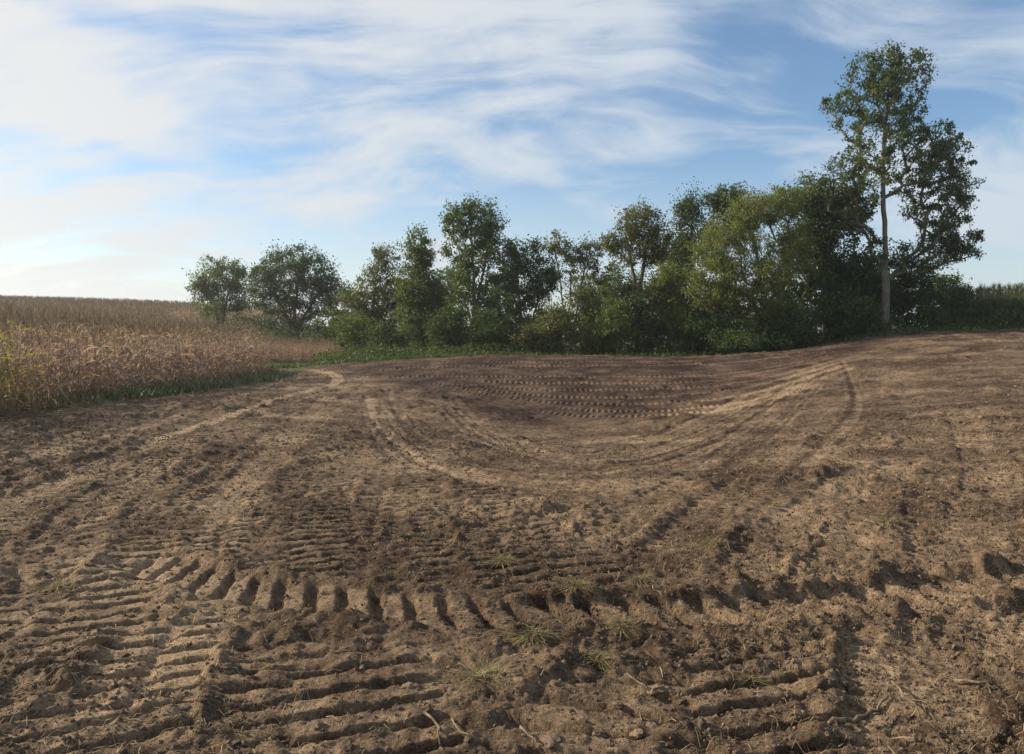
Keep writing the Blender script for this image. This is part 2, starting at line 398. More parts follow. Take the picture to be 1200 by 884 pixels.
Hn = H * (.5 + .5 * SOFT) + rough * SOFT * far_calm + grain + T
field_fade = 1 - sstep(44, 51, y)
Z = Z0.copy(); Z[idx] += Hn * field_fade
oth = np.setdiff1d(np.arange(len(Z)), idx, assume_unique=True)
far_amp = np.clip(np.abs(Y[oth]) * .004, .05, .6)
pal_all = np.full(len(Z), .45); pal_all[idx] = pale
u_ = X / np.maximum(Y, .5)
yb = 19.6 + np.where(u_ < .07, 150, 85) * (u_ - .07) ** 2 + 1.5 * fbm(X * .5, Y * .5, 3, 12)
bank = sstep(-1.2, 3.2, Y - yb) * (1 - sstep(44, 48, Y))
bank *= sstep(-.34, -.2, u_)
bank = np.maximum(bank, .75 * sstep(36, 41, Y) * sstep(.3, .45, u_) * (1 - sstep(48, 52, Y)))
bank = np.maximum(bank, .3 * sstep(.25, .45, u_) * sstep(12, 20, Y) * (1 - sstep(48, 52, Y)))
crumb = np.zeros(len(Z)); crumb[idx] = np.clip(rough * SOFT * 14, 0, 1)

# grass covers the ground past the graded soil, and the verge along the corn
# verge marks where the soil carries plant cover
def poly_dist_left(x_, y_):   # signed distance right of the corn's edge x = -11
    return x_ + 11.0
turf = np.maximum(sstep(42.5, 46.5, Y + 1.2 * fbm(X * .3, Y * .3, 3, 9)), 0)
turf = np.where((X < -10.4 - .5 * fbm(X * .7, Y * .7, 3, 8)) & (Y > 5) & (Y < 60), np.maximum(turf, .55), turf)

def vec_to_ground(px, py):
    g = ground_hit(px, py); return Vector((g[0], g[1], gz(g[0], g[1])))
# fast height lookup on the finished sheet
def gz(x_, y_):
    j = int(np.clip(np.searchsorted(ys, y_), 1, len(ys) - 1))
    u = x_ / (max(y_, -1) + 2.6); i = int(np.clip(np.searchsorted(us, u), 1, len(us) - 1)); Zg = Z.reshape(shape)
    fu = (u - us[i - 1]) / (us[i] - us[i - 1]); fv = (y_ - ys[j - 1]) / (ys[j] - ys[j - 1])
    return float((Zg[j - 1, i - 1] * (1 - fu) + Zg[j - 1, i] * fu) * (1 - fv) + (Zg[j, i - 1] * (1 - fu) + Zg[j, i] * fu) * fv)
def gz_np(xa, ya):
    Zg = Z.reshape(shape); j = np.clip(np.searchsorted(ys, ya), 1, len(ys) - 1); u = xa / (np.maximum(ya, -1) + 2.6)
    i = np.clip(np.searchsorted(us, u), 1, len(us) - 1)
    fu = (u - us[i - 1]) / (us[i] - us[i - 1]); fv = (ya - ys[j - 1]) / (ys[j] - ys[j - 1])
    return (Zg[j - 1, i - 1] * (1 - fu) + Zg[j - 1, i] * fu) * (1 - fv) + (Zg[j, i - 1] * (1 - fu) + Zg[j, i] * fu) * fv

# ------------------------------------------------------------------ materials
def new_mat(name):
    m = bpy.data.materials.new(name); m.use_nodes = True; t = m.node_tree; t.nodes.clear()
    out = t.nodes.new('ShaderNodeOutputMaterial'); b = t.nodes.new('ShaderNodeBsdfPrincipled')
    t.links.new(b.outputs[0], out.inputs[0]); b.inputs['Specular IOR Level'].default_value = .25
    return m, t, b, out
def soil_material():
    m, t, b, out = new_mat('tracked_soil')
    geo = t.nodes.new('ShaderNodeNewGeometry'); pos = geo.outputs['Position']
    def attr(n):
        a = t.nodes.new('ShaderNodeAttribute'); a.attribute_name = n; return a.outputs['Fac']
    big = noise(t, pos, .5, 5, .6); fn = noise(t, pos, 9, 8, .65); vf = noise(t, pos, 60, 5, .7)
    p = math_node(t, 'ADD', attr('pale'), math_node(t, 'MULTIPLY', math_node(t, 'SUBTRACT', fn, .5), 1.1))
    p = math_node(t, 'ADD', p, math_node(t, 'MULTIPLY', math_node(t, 'SUBTRACT', big, .5), .7))
    p = maprange(t, p, .1, 1.05, 0, 1)
    c = mixcol(t, p, SOIL_DARK, SOIL_PALE)
    c = mixcol(t, attr('dark_soil'), c, mixcol(t, p, (.026, .016, .012), (.22, .145, .10)))  # far bank and right slope mix towards darker soil colours
    sp = maprange(t, vf, .32, .68, .50, 1.5, False)
    c = mixcol(t, 1.0, c, sp, 'MULTIPLY')
    # stray straw litter crushed into the surface
    st = noise(t, mapping(t, pos, (0, 0, 0), (0, 0, .6), (14, 60, 20)), 1.0, 3, .6, 1.5)
    stm = math_node(t, 'MULTIPLY', maprange(t, st, .62, .70, 0, .55), maprange(t, noise(t, pos, .8, 3, .5), .48, .62, 0, 1))
    c = mixcol(t, stm, c, (.34, .27, .15))
    tf = attr('turf'); gcol = mixcol(t, noise(t, pos, 3, 6, .6), (.035, .05, .016), (.11, .10, .045))
    c = mixcol(t, tf, c, gcol)
    t.links.new(c, b.inputs['Base Color']); b.inputs['Roughness'].default_value = .95; b.inputs['Specular IOR Level'].default_value = .12
    h = math_node(t, 'ADD', math_node(t, 'ADD', math_node(t, 'MULTIPLY', fn, 1.2), math_node(t, 'MULTIPLY', noise(t, pos, 3.2, 6, .7), 2.2)), math_node(t, 'MULTIPLY', vf, .75))
    h = math_node(t, 'ADD', h, math_node(t, 'MULTIPLY', noise(t, pos, 190, 3, .6), .22))
    bp = t.nodes.new('ShaderNodeBump'); bp.inputs['Strength'].default_value = 1.0; bp.inputs['Distance'].default_value = .05
    t.links.new(h, bp.inputs['Height']); t.links.new(bp.outputs[0], b.inputs['Normal'])
    return m
SOIL_DARK, SOIL_PALE = (.066, .041, .027), (.45, .318, .20)
M = {}
M['soil'] = soil_material()
def clod_mat():
    m, t, b, out = new_mat('clod_soil'); geo = t.nodes.new('ShaderNodeNewGeometry')
    oi = t.nodes.new('ShaderNodeObjectInfo')
    f = math_node(t, 'ADD', math_node(t, 'MULTIPLY', noise(t, geo.outputs['Position'], 25, 5, .65), .9), math_node(t, 'MULTIPLY', oi.outputs['Random'], .5))
    t.links.new(mixcol(t, maprange(t, f, .3, 1.1, 0, 1), (.075, .050, .034), (.21, .15, .10)), b.inputs['Base Color']); b.inputs['Roughness'].default_value = .95
    bp = t.nodes.new('ShaderNodeBump'); bp.inputs['Strength'].default_value = .8; bp.inputs['Distance'].default_value = .01
    t.links.new(noise(t, geo.outputs['Position'], 70, 5, .7), bp.inputs['Height']); t.links.new(bp.outputs[0], b.inputs['Normal'])
    return m
M['clod'] = clod_mat()
def leaf_mat(name, dark, light, odd=None, trans=.35, odd_share=.08, rough=.6):
    """each leaf has its own tint; light passes through"""
    m, t, b, out = new_mat(name); geo = t.nodes.new('ShaderNodeNewGeometry')
    rnd = geo.outputs['Random Per Island']; n = noise(t, geo.outputs['Position'], .9, 3, .6)
    f = math_node(t, 'ADD', math_node(t, 'MULTIPLY', rnd, .6), math_node(t, 'MULTIPLY', n, .9))
    c = mixcol(t, maprange(t, f, .35, 1.15, 0, 1), dark, light)
    if odd:
        wn = t.nodes.new('ShaderNodeTexWhiteNoise'); wn.noise_dimensions = '1D'; t.links.new(rnd, wn.inputs['W'])
        c = mixcol(t, maprange(t, wn.outputs['Value'], 1 - odd_share, 1 - odd_share + .02, 0, .9), c, odd)
    t.links.new(c, b.inputs['Base Color']); b.inputs['Roughness'].default_value = rough
    tr = t.nodes.new('ShaderNodeBsdfTranslucent'); t.links.new(mixcol(t, .35, c, (light[0] * 1.5, light[1] * 1.45, light[2] * .7)), tr.inputs[0])
    mx = t.nodes.new('ShaderNodeMixShader'); mx.inputs[0].default_value = trans
    t.links.new(b.outputs[0], mx.inputs[1]); t.links.new(tr.outputs[0], mx.inputs[2]); t.links.new(mx.outputs[0], out.inputs[0])
    return m
def bark_mat(name, a, c2):
    m, t, b, out = new_mat(name); geo = t.nodes.new('ShaderNodeNewGeometry')
    n = noise(t, mapping(t, geo.outputs['Position'], (0, 0, 0), (0, 0, 0), (14, 14, 2.2)), 1, 6, .65, .6)
    t.links.new(mixcol(t, maprange(t, n, .3, .7, 0, 1), a, c2), b.inputs['Base Color']); b.inputs['Roughness'].default_value = .9
    bp = t.nodes.new('ShaderNodeBump'); bp.inputs['Strength'].default_value = .8; bp.inputs['Distance'].default_value = .03
    t.links.new(n, bp.inputs['Height']); t.links.new(bp.outputs[0], b.inputs['Normal'])
    return m
M['bark'] = bark_mat('grey_bark', (.06, .045, .035), (.20, .165, .125))
M['twig'] = bark_mat('pale_twig', (.085, .072, .056), (.22, .19, .145))
M['leaf_mid'] = leaf_mat('mid_green_leaf', (.034, .062, .016), (.135, .185, .040), (.16, .15, .04))
M['leaf_dark'] = leaf_mat('dark_green_leaf', (.024, .048, .016), (.085, .125, .032), trans=.32)
M['leaf_yellow'] = leaf_mat('yellow_green_leaf', (.060, .088, .020), (.185, .215, .048), (.25, .21, .05), odd_share=.12)
M['leaf_olive'] = leaf_mat('olive_leaf', (.040, .060, .018), (.145, .165, .045), (.18, .13, .045), odd_share=.2)
M['leaf_tall'] = leaf_mat('tall_tree_leaf', (.030, .052, .018), (.105, .140, .040), (.17, .16, .05), odd_share=.07)
M['leaf_bush'] = leaf_mat('bush_leaf', (.022, .046, .014), (.090, .135, .032), (.14, .12, .04), odd_share=.06)
M['corn'] = leaf_mat('dry_corn_leaf', (.21, .138, .116), (.54, .385, .315), (.28, .2, .13), trans=.38, odd_share=.1, rough=.75)
M['corn_green'] = leaf_mat('half_green_corn_leaf', (.13, .13, .03), (.36, .33, .08), (.38, .28, .13), trans=.35, odd_share=.25, rough=.7)
M['corn_far'] = leaf_mat('greener_corn_leaf', (.035, .052, .020), (.10, .125, .045), (.2, .16, .085), trans=.28, odd_share=.12, rough=.75)
M['stalk'] = bark_mat('dry_corn_stalk', (.17, .12, .07), (.36, .27, .16))
M['stem'] = bark_mat('dead_stem', (.09, .066, .045), (.24, .18, .115))
M['weed'] = leaf_mat('verge_weed', (.055, .075, .040), (.14, .165, .09), (.24, .2, .12), trans=.35, odd_share=.15)
M['dry_grass'] = leaf_mat('dry_grass_blade', (.16, .13, .055), (.40, .33, .16), (.10, .12, .03), trans=.25, odd_share=.25, rough=.8)
M['green_grass'] = leaf_mat('green_grass_blade', (.05, .052, .02), (.17, .145, .065), (.28, .22, .12), trans=.2, odd_share=.5)
M['straw'] = leaf_mat('straw', (.13, .095, .055), (.32, .24, .14), trans=.12, rough=.8)

# ------------------------------------------------------------------ ground
nr, nc = shape
ii = (np.arange(nr - 1)[:, None] * nc + np.arange(nc - 1)[None, :]).ravel()
gf = np.stack([ii, ii + 1, ii + 1 + nc, ii + nc], 1)
print('ground', shape)
gme = mesh_np('ground', np.stack([X, Y, Z], 1), gf, M['soil'], smooth=True)
for nm, arr in (('pale', pal_all), ('dark_soil', bank), ('turf', turf)):
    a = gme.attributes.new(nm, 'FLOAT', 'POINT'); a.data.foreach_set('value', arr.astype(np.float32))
ground = link(bpy.data.objects.new('ground', gme)); tag(ground, 'brown tracked soil of the graded field and the land around it', None, None, 'structure')
#@@REST@@

# ------------------------------------------------------------------ scattering of many small pieces over the ground
def scatter(name, pts, rots, scl, idx_, sources, label):
    """one object that repeats the given source meshes on points"""
    me = bpy.data.meshes.new(name); me.vertices.add(len(pts)); me.vertices.foreach_set('co', np.asarray(pts, np.float32).ravel())
    for nm, typ, arr in (('rot', 'FLOAT_VECTOR', rots), ('scl', 'FLOAT', scl), ('idx', 'INT', idx_)):
        a = me.attributes.new(nm, typ, 'POINT'); a.data.foreach_set('vector' if typ == 'FLOAT_VECTOR' else 'value', np.asarray(arr, np.int32 if typ == 'INT' else np.float32).ravel())
    o = link(bpy.data.objects.new(name, me)); tag(o, label, None, None, 'stuff')
    g = bpy.data.node_groups.new(name, 'GeometryNodeTree')
    g.interface.new_socket('Geometry', in_out='INPUT', socket_type='NodeSocketGeometry'); g.interface.new_socket('Geometry', in_out='OUTPUT', socket_type='NodeSocketGeometry')
    gi = g.nodes.new('NodeGroupInput'); go = g.nodes.new('NodeGroupOutput'); j = g.nodes.new('GeometryNodeJoinGeometry')
    for s in reversed(sources):
        oi = g.nodes.new('GeometryNodeObjectInfo'); oi.transform_space = 'ORIGINAL'; oi.inputs['Object'].default_value = s; oi.inputs['As Instance'].default_value = True
        g.links.new(oi.outputs['Geometry'], j.inputs[0])
    ip = g.nodes.new('GeometryNodeInstanceOnPoints'); ip.inputs['Pick Instance'].default_value = True
    g.links.new(gi.outputs[0], ip.inputs['Points']); g.links.new(j.outputs[0], ip.inputs['Instance'])
    for nm, typ, sock in (('rot', 'FLOAT_VECTOR', 'Rotation'), ('scl', 'FLOAT', 'Scale'), ('idx', 'INT', 'Instance Index')):
        na = g.nodes.new('GeometryNodeInputNamedAttribute'); na.data_type = typ; na.inputs['Name'].default_value = nm
        g.links.new([q for q in na.outputs if q.enabled and q.name == 'Attribute'][0], ip.inputs[sock])
    g.links.new(ip.outputs[0], go.inputs[0])
    md = o.modifiers.new('scatter', 'NODES'); md.node_group = g
    return o

# ------------------------------------------------------------------ trees
def leaf_mesh(name, centers, sizes, mat, width=.55, droop=0.0):
    """many small folded leaves, four corners each"""
    n = len(centers)
    a = rng.normal(size=(n, 3)); a[:, 2] -= droop; a /= np.linalg.norm(a, axis=1)[:, None]
    b = rng.normal(size=(n, 3)); b[:, 2] *= .6; b -= (a * b).sum(1)[:, None] * a; b /= np.linalg.norm(b, axis=1)[:, None]
    nn = np.cross(a, b); s = sizes[:, None]
    v = np.empty((n, 4, 3)); v[:, 0] = centers - a * s * .5; v[:, 2] = centers + a * s * .5
    v[:, 1] = centers + b * s * width * .5 + nn * s * .10 - a * s * .08; v[:, 3] = centers - b * s * width * .5 + nn * s * .10 - a * s * .08
    f = np.arange(n * 4).reshape(n, 4)
    return mesh_np(name, v.reshape(-1, 3), f, mat)
def tree(name, label, base, d, stems, lobes, leaf='leaf_mid', leaf_size=.15, per=36, trunk_r=.16, sigma=.34, bark='bark', cat='tree', tw=.010, group=None, width=.55, droop=.1, zf=.75, dens=2.35):
    """stems: lists of pixel points from the foot up (all at depth d + offset); lobes: (px, py, rx, ry, clusters[, depth offset])"""
    bx, by = base; b = at(bx, by, d); b[2] = macro(b[0], b[1]) - .05
    k = d / FPX
    nodes, par, trunk_id, plen = [], [], [], []
    for st in stems:
        pts = [b + np.array((rng.normal(0, .05), rng.normal(0, .05), 0)) if len(stems) > 1 else b]
        for p in st: pts.append(at(p[0], p[1], d + (p[2] if len(p) > 2 else 0)))
        g = []; last = -1
        for q in range(len(pts) - 1):
            L = np.linalg.norm(pts[q + 1] - pts[q]); n = max(2, int(L / .7))
            for t in range(n if q < len(pts) - 2 else n + 1):
                p = pts[q] + (pts[q + 1] - pts[q]) * t / n + (rng.normal(0, .035, 3) if t else 0)
                nodes.append(p); par.append(last); plen.append(0 if last < 0 else plen[last] + np.linalg.norm(p - nodes[last])); last = len(nodes) - 1; trunk_id.append(last)
    ntrunk = len(nodes); cl = []
    for lb in lobes:
        px, py, rx, ry, n = lb[:5]; dd = lb[5] if len(lb) > 5 else 0; c = at(px, py, d + dd)
        v = rng.normal(size=(n, 3)); v /= np.linalg.norm(v, axis=1)[:, None]; r = rng.random(n) ** .40
        q = c + v * r[:, None] * np.array((rx * k, max(rx, ry * .6) * k * .9, ry * k)); cl.append(q)
    cl = np.concatenate(cl); gzv = macro(cl[:, 0], cl[:, 1]) + .12; cl[:, 2] = np.maximum(cl[:, 2], gzv)
    order = np.argsort(np.linalg.norm(cl - b, axis=1))
    NP = np.array(nodes); PL = np.array(plen); tips = []
    cap = ntrunk + len(cl) * 8; buf = np.zeros((cap, 3)); pl = np.zeros(cap); cnt = ntrunk; buf[:cnt] = NP; pl[:cnt] = PL
    par = list(par)
    for ci in order:
        c = cl[ci]; dv = buf[:cnt] - c; dist = np.linalg.norm(dv, axis=1)
        cost = dist + .2 * pl[:cnt] + 1.6 * np.maximum(0, dv[:, 2] + .15); cost[0] += 1.5
        j = int(np.argmin(cost)); L = dist[j]; n = max(1, min(7, int(L / .55))); p0 = buf[j].copy(); last = j
        for t in range(1, n + 1):
            f = t / n; p = p0 + (c - p0) * f; p[2] += .12 * L * math.sin(math.pi * f) * (.5 if droop < .5 else 1.2)
            if t < n: p = p + rng.normal(0, .05 * min(L, 1.5), 3)
            if cnt >= cap: break
            buf[cnt] = p; pl[cnt] = pl[last] + np.linalg.norm(p - buf[last]); par.append(last); last = cnt; cnt += 1
        tips.append(last)
    desc = np.zeros(cnt)
    desc[tips] = 1
    for q in range(cnt - 1, -1, -1):
        if par[q] >= 0: desc[par[q]] += desc[q]
    rad = tw * np.maximum(desc, 1) ** .52
    # taper the trunk from the given girth
    tr = rad[:ntrunk]; f = trunk_r / max(tr.max(), 1e-6)
    rad = np.where(np.arange(cnt) < ntrunk, np.maximum(rad * min(f, 1.6) if f > 1 else rad * f, .012), np.minimum(rad, trunk_r * .38))
    first = np.full(cnt, -1)
    for q in range(ntrunk, cnt): first[q] = q if par[q] < ntrunk else first[par[q]]
    root = empty(name, tuple(b)); tag(root, label, cat, group)
    kids = {}
    for q in range(cnt):
        if par[q] >= 0: kids.setdefault(par[q], []).append(q)
    mbs = {}
    for st in range(ntrunk):                                         # whole stems as one tapered tube
        if par[st] == -1:
            chain = [st]
            while True:
                nx = [q for q in kids.get(chain[-1], []) if q < ntrunk]
                if not nx: break
                chain.append(nx[0])
            mb = mbs.setdefault('t', MB()); rr = [rad[q] for q in chain]; rr[0] *= 1.5
            if len(rr) > 1: rr[1] *= 1.12
            mb.tube([buf[q] - b for q in chain], rr, 8 if trunk_r > .1 else 5)
    for q in range(ntrunk, cnt):
        big_ = desc[first[q]] >= 4
        mb = mbs.setdefault(int(first[q]) if big_ else 't', MB())
        p = par[q]; r0 = min(rad[p], rad[q] * 1.35)
        mb.tube([buf[p] - b, buf[q] - b], [r0, rad[q]], 4 if rad[q] < .05 else 6, False)
    for key, mb in mbs.items():
        mb.build('trunk' if key == 't' else 'branch', M[bark], root)
    per = int(per * dens); leaf_size *= 1.18; tp = buf[tips]; n = len(tp) * per
    pd = tp - buf[[par[q] for q in tips]]; pd /= np.maximum(np.linalg.norm(pd, axis=1), 1e-6)[:, None]
    spread_ = rng.uniform(.45, 1.35, (len(tp), 1)).repeat(per, 0)
    cc = np.repeat(tp, per, 0) + np.clip(rng.normal(size=(n, 3)), -1.7, 1.7) * np.array((sigma, sigma, sigma * zf)) * spread_ * .85
    cc += np.repeat(pd, per, 0) * (np.clip(rng.normal(.1, .9, (n, 1)), -1.6, 1.5) * sigma * spread_)       # sprays run on along their twig
    gzv = macro(cc[:, 0], cc[:, 1]) + .04; keep = cc[:, 2] > gzv; cc = cc[keep]
    sz = leaf_size * rng.uniform(.6, 1.3, len(cc))
    o = link(bpy.data.objects.new('crown', leaf_mesh('crown', cc - b, sz, M[leaf], width, droop)), root)
    return root

# the tall tree at the right end
tree('tall_tree', 'tallest tree, straight bare grey lower trunk and open crown, at right end of treeline', (1038, 389), 46,
     [[(1038, 330), (1037, 260), (1034, 190), (1040, 120), (1045, 75)]],
     [(1020, 105, 34, 40, 46), (1062, 98, 34, 36, 46), (990, 128, 26, 22, 20), (1030, 160, 52, 34, 50), (1072, 150, 26, 30, 24), (1000, 205, 34, 26, 26),
      (1038, 72, 26, 16, 16), (1010, 215, 46, 30, 22, -.6), (1112, 172, 20, 30, 30), (1122, 215, 24, 30, 34), (1104, 255, 34, 34, 46), (1122, 285, 28, 24, 34), (1085, 300, 40, 26, 36), (1070, 225, 30, 34, 22), (1000, 255, 34, 28, 30), (1030, 290, 16, 12, 6, -.6), (985, 232, 34, 28, 26), (1062, 195, 40, 26, 26), (1090, 210, 16, 40, 16)],
     'leaf_tall', .15, 33, .235, .25, 'twig', tw=.016)
# the others from left to right
tree('roadside_tree', 'smaller pale green round-topped tree, leftmost at the end of the cornfield', (258, 390), 76,
     [[(256, 350), (250, 325)], [(266, 350), (275, 320)], [(252, 360), (240, 345)]],
     [(258, 325, 34, 24, 70), (238, 345, 18, 22, 30), (280, 340, 18, 28, 32), (262, 362, 36, 20, 34)], 'leaf_mid', .19, 34, .16, .42, dens=2.4)
tree('spreading_tree', 'broad dome-shaped dark green tree standing beside the smaller pale tree', (345, 408), 70,
     [[(345, 370), (350, 330), (350, 310)], [(338, 375), (318, 340)], [(352, 378), (375, 340)]],
     [(345, 318, 44, 28, 110), (312, 335, 20, 26, 44), (382, 340, 18, 30, 44), (350, 350, 44, 24, 50), (335, 368, 46, 18, 36), (345, 395, 46, 18, 40)], 'leaf_dark', .19, 34, .22, .42, dens=2.4)
tree('slender_tree', 'olive half-bare tree with twiggy top, between dome tree and vine-clad tree', (437, 418), 60,
     [[(437, 370), (440, 330), (447, 292)], [(430, 370), (422, 335)]],
     [(437, 345, 26, 40, 70), (445, 310, 16, 20, 18), (455, 300, 14, 12, 6), (420, 365, 22, 28, 40), (445, 385, 26, 26, 40)], 'leaf_olive', .16, 30, .13, .36, 'bark')
tree('vine_clad_tree', 'dense column-shaped green tree wrapped in leaves down to the ground', (490, 418), 52,
     [[(490, 370), (492, 320), (494, 280)]],
     [(492, 295, 16, 24, 46), (490, 330, 26, 26, 66), (488, 365, 28, 28, 66), (495, 395, 30, 22, 50), (507, 350, 14, 30, 30)], 'leaf_mid', .15, 34, .13, .30)
tree('poplar_tree', 'tall narrow open-crowned tree rising highest in the middle of the treeline', (556, 418), 50,
     [[(556, 370), (556, 320), (552, 280), (550, 245)], [(560, 350), (570, 300), (574, 265)]],
     [(540, 262, 20, 24, 36), (573, 265, 18, 24, 36), (555, 245, 14, 12, 14), (555, 295, 36, 26, 60), (560, 330, 30, 24, 36), (552, 365, 30, 24, 30)], 'leaf_mid', .16, 30, .15, .28)
tree('vine_hung_tree', 'slim grey-green tree with dark hanging vine clump, just right of tallest middle tree', (612, 418), 51,
     [[(610, 370), (606, 320), (604, 290)], [(625, 380), (632, 330)]],
     [(606, 300, 20, 18, 34), (600, 330, 16, 26, 22), (630, 335, 20, 30, 60), (615, 370, 26, 24, 30), (630, 300, 20, 16, 16)], 'leaf_dark', .15, 32, .09, .30)
tree('sparse_tree', 'thin-stemmed sparse tree with sky showing through its small twiggy crown', (668, 418), 52,
     [[(662, 370), (655, 320), (650, 280)], [(675, 370), (684, 320), (690, 290)], [(668, 380), (668, 320)]],
     [(655, 288, 20, 14, 24), (688, 298, 22, 20, 34), (668, 310, 24, 18, 20), (705, 325, 14, 18, 12), (650, 330, 16, 18, 10)], 'leaf_olive', .14, 26, .075, .26, 'twig')
tree('airy_tree', 'light olive-green airy tree with visible dark forked limbs near the middle right', (746, 418), 49,
     [[(746, 370), (743, 325), (735, 285)], [(748, 350), (756, 300), (764, 260)]],
     [(750, 262, 24, 20, 56), (728, 285, 20, 20, 30), (770, 285, 16, 26, 34), (750, 300, 30, 18, 26), (735, 350, 22, 20, 16)], 'leaf_olive', .14, 32, .13, .30)
tree('back_tree', 'dark pointed tree standing behind the big yellow-green willow', (812, 415), 56,
     [[(812, 360), (810, 300), (810, 235)]],
     [(810, 245, 16, 20, 34), (806, 285, 26, 30, 60), (850, 235, 28, 14, 50), (858, 265, 34, 24, 50), (800, 330, 26, 26, 36)], 'leaf_dark', .17, 34, .16, .36)
tree('willow_tree', 'broad yellow-green willow-like tree with low leaning limb in the treeline', (905, 408), 46,
     [[(900, 370), (890, 320), (880, 270), (878, 240)], [(908, 380), (880, 373), (850, 372, -1.5), (822, 362, -2.5)], [(912, 360), (925, 310), (925, 260)]],
     [(850, 285, 40, 34, 100, -1), (885, 248, 34, 24, 70, -.5), (915, 240, 24, 22, 40), (835, 330, 34, 24, 60, -2), (880, 325, 46, 30, 90, -1.5), (925, 290, 34, 40, 70), (900, 365, 40, 20, 40, -1), (850, 352, 34, 12, 24, -2)], 'leaf_yellow', .14, 40, .20, .30, droop=1.0, width=.36)
tree('overhung_tree', 'dense very dark tree filling the gap between willow-like tree and tallest tree', (966, 405), 48,
     [[(966, 350), (962, 290), (960, 235)], [(975, 350), (990, 300)]],
     [(950, 232, 30, 22, 56), (975, 260, 36, 32, 80), (945, 290, 34, 34, 70), (985, 310, 40, 34, 80), (960, 345, 44, 30, 70), (1000, 340, 30, 36, 50)], 'leaf_dark', .17, 36, .2, .36)
# bushes and saplings under them
BUSH = [
    ('bush', 'hazy dark bush below the gap between the two leftmost trees', (300, 398), 73, [(295, 384, 26, 14, 40)], 'leaf_dark', .18),
    ('bush', 'rounded bush under the left half of the dome-shaped tree', (380, 412), 64, [(385, 392, 24, 20, 50)], 'leaf_bush', .17),
    ('bush', 'yellowing green bush right of the dome-shaped tree', (412, 420), 57, [(415, 392, 24, 24, 60)], 'leaf_mid', .16),
    ('bush', 'low green thicket at the foot of the olive half-bare tree', (450, 420), 50, [(452, 398, 28, 18, 56)], 'leaf_bush', .14),
    ('bush', 'dark bush between the vine-clad column and the tall middle tree', (525, 420), 48, [(525, 388, 22, 30, 60)], 'leaf_dark', .14),
    ('bush', 'leafy bush at the foot of the tall narrow middle tree', (575, 420), 47, [(575, 392, 26, 26, 60)], 'leaf_bush', .14),
    ('bush', 'brownish-green low bush below the hanging vine clump', (622, 420), 46, [(622, 398, 28, 20, 56)], 'leaf_olive', .13),
    ('bush', 'bushy olive sapling group in front of the thin sparse stems', (655, 420), 46, [(655, 385, 22, 32, 60)], 'leaf_olive', .13),
    ('bush', 'yellow-leaved sapling below the sparse tree', (690, 420), 47, [(690, 365, 14, 28, 44), (694, 400, 20, 18, 30)], 'leaf_yellow', .13),
    ('bush', 'dark green thicket left of the airy tree stem', (718, 420), 45, [(718, 385, 24, 32, 70)], 'leaf_mid', .13),
    ('bush', 'deep shaded thicket below the airy tree crown', (755, 420), 46, [(755, 380, 26, 36, 80)], 'leaf_dark', .14),
    ('bush', 'bright yellow-green sapling standing left of the willow-like tree', (785, 419), 46, [(780, 335, 18, 28, 50), (785, 375, 20, 30, 50)], 'leaf_yellow', .13),
    ('bush', 'shaded bush beside the small bare dirt gap under the trees', (815, 418), 45, [(818, 395, 26, 22, 60)], 'leaf_bush', .13),
    ('bush', 'low brambles in front of the willow-like tree', (860, 414), 43, [(862, 402, 34, 11, 60)], 'leaf_dark', .12),
    ('bush', 'low dark bush right of the leaning willow limb', (925, 410), 44, [(925, 388, 34, 26, 150)], 'leaf_dark', .14),
    ('bush', 'black-green thicket left of the tall bare trunk', (985, 402), 45, [(985, 372, 32, 28, 84)], 'leaf_dark', .15),
    ('bush', 'light-leaved sapling growing just left of the tall bare trunk', (1020, 395), 44.5, [(1014, 368, 12, 20, 34)], 'leaf_bush', .13),
    ('bush', 'dense dark thicket right of the tall bare trunk', (1068, 386), 47.5, [(1066, 345, 32, 38, 110)], 'leaf_dark', .15),
    ('bush', 'dark thicket sloping down to the right cornfield', (1110, 384), 49, [(1108, 352, 28, 30, 80)], 'leaf_dark', .15),
    ('bush', 'small rounded shrub in front of the right cornfield', (1092, 382), 46, [(1092, 372, 18, 10, 36)], 'leaf_bush', .12),
]
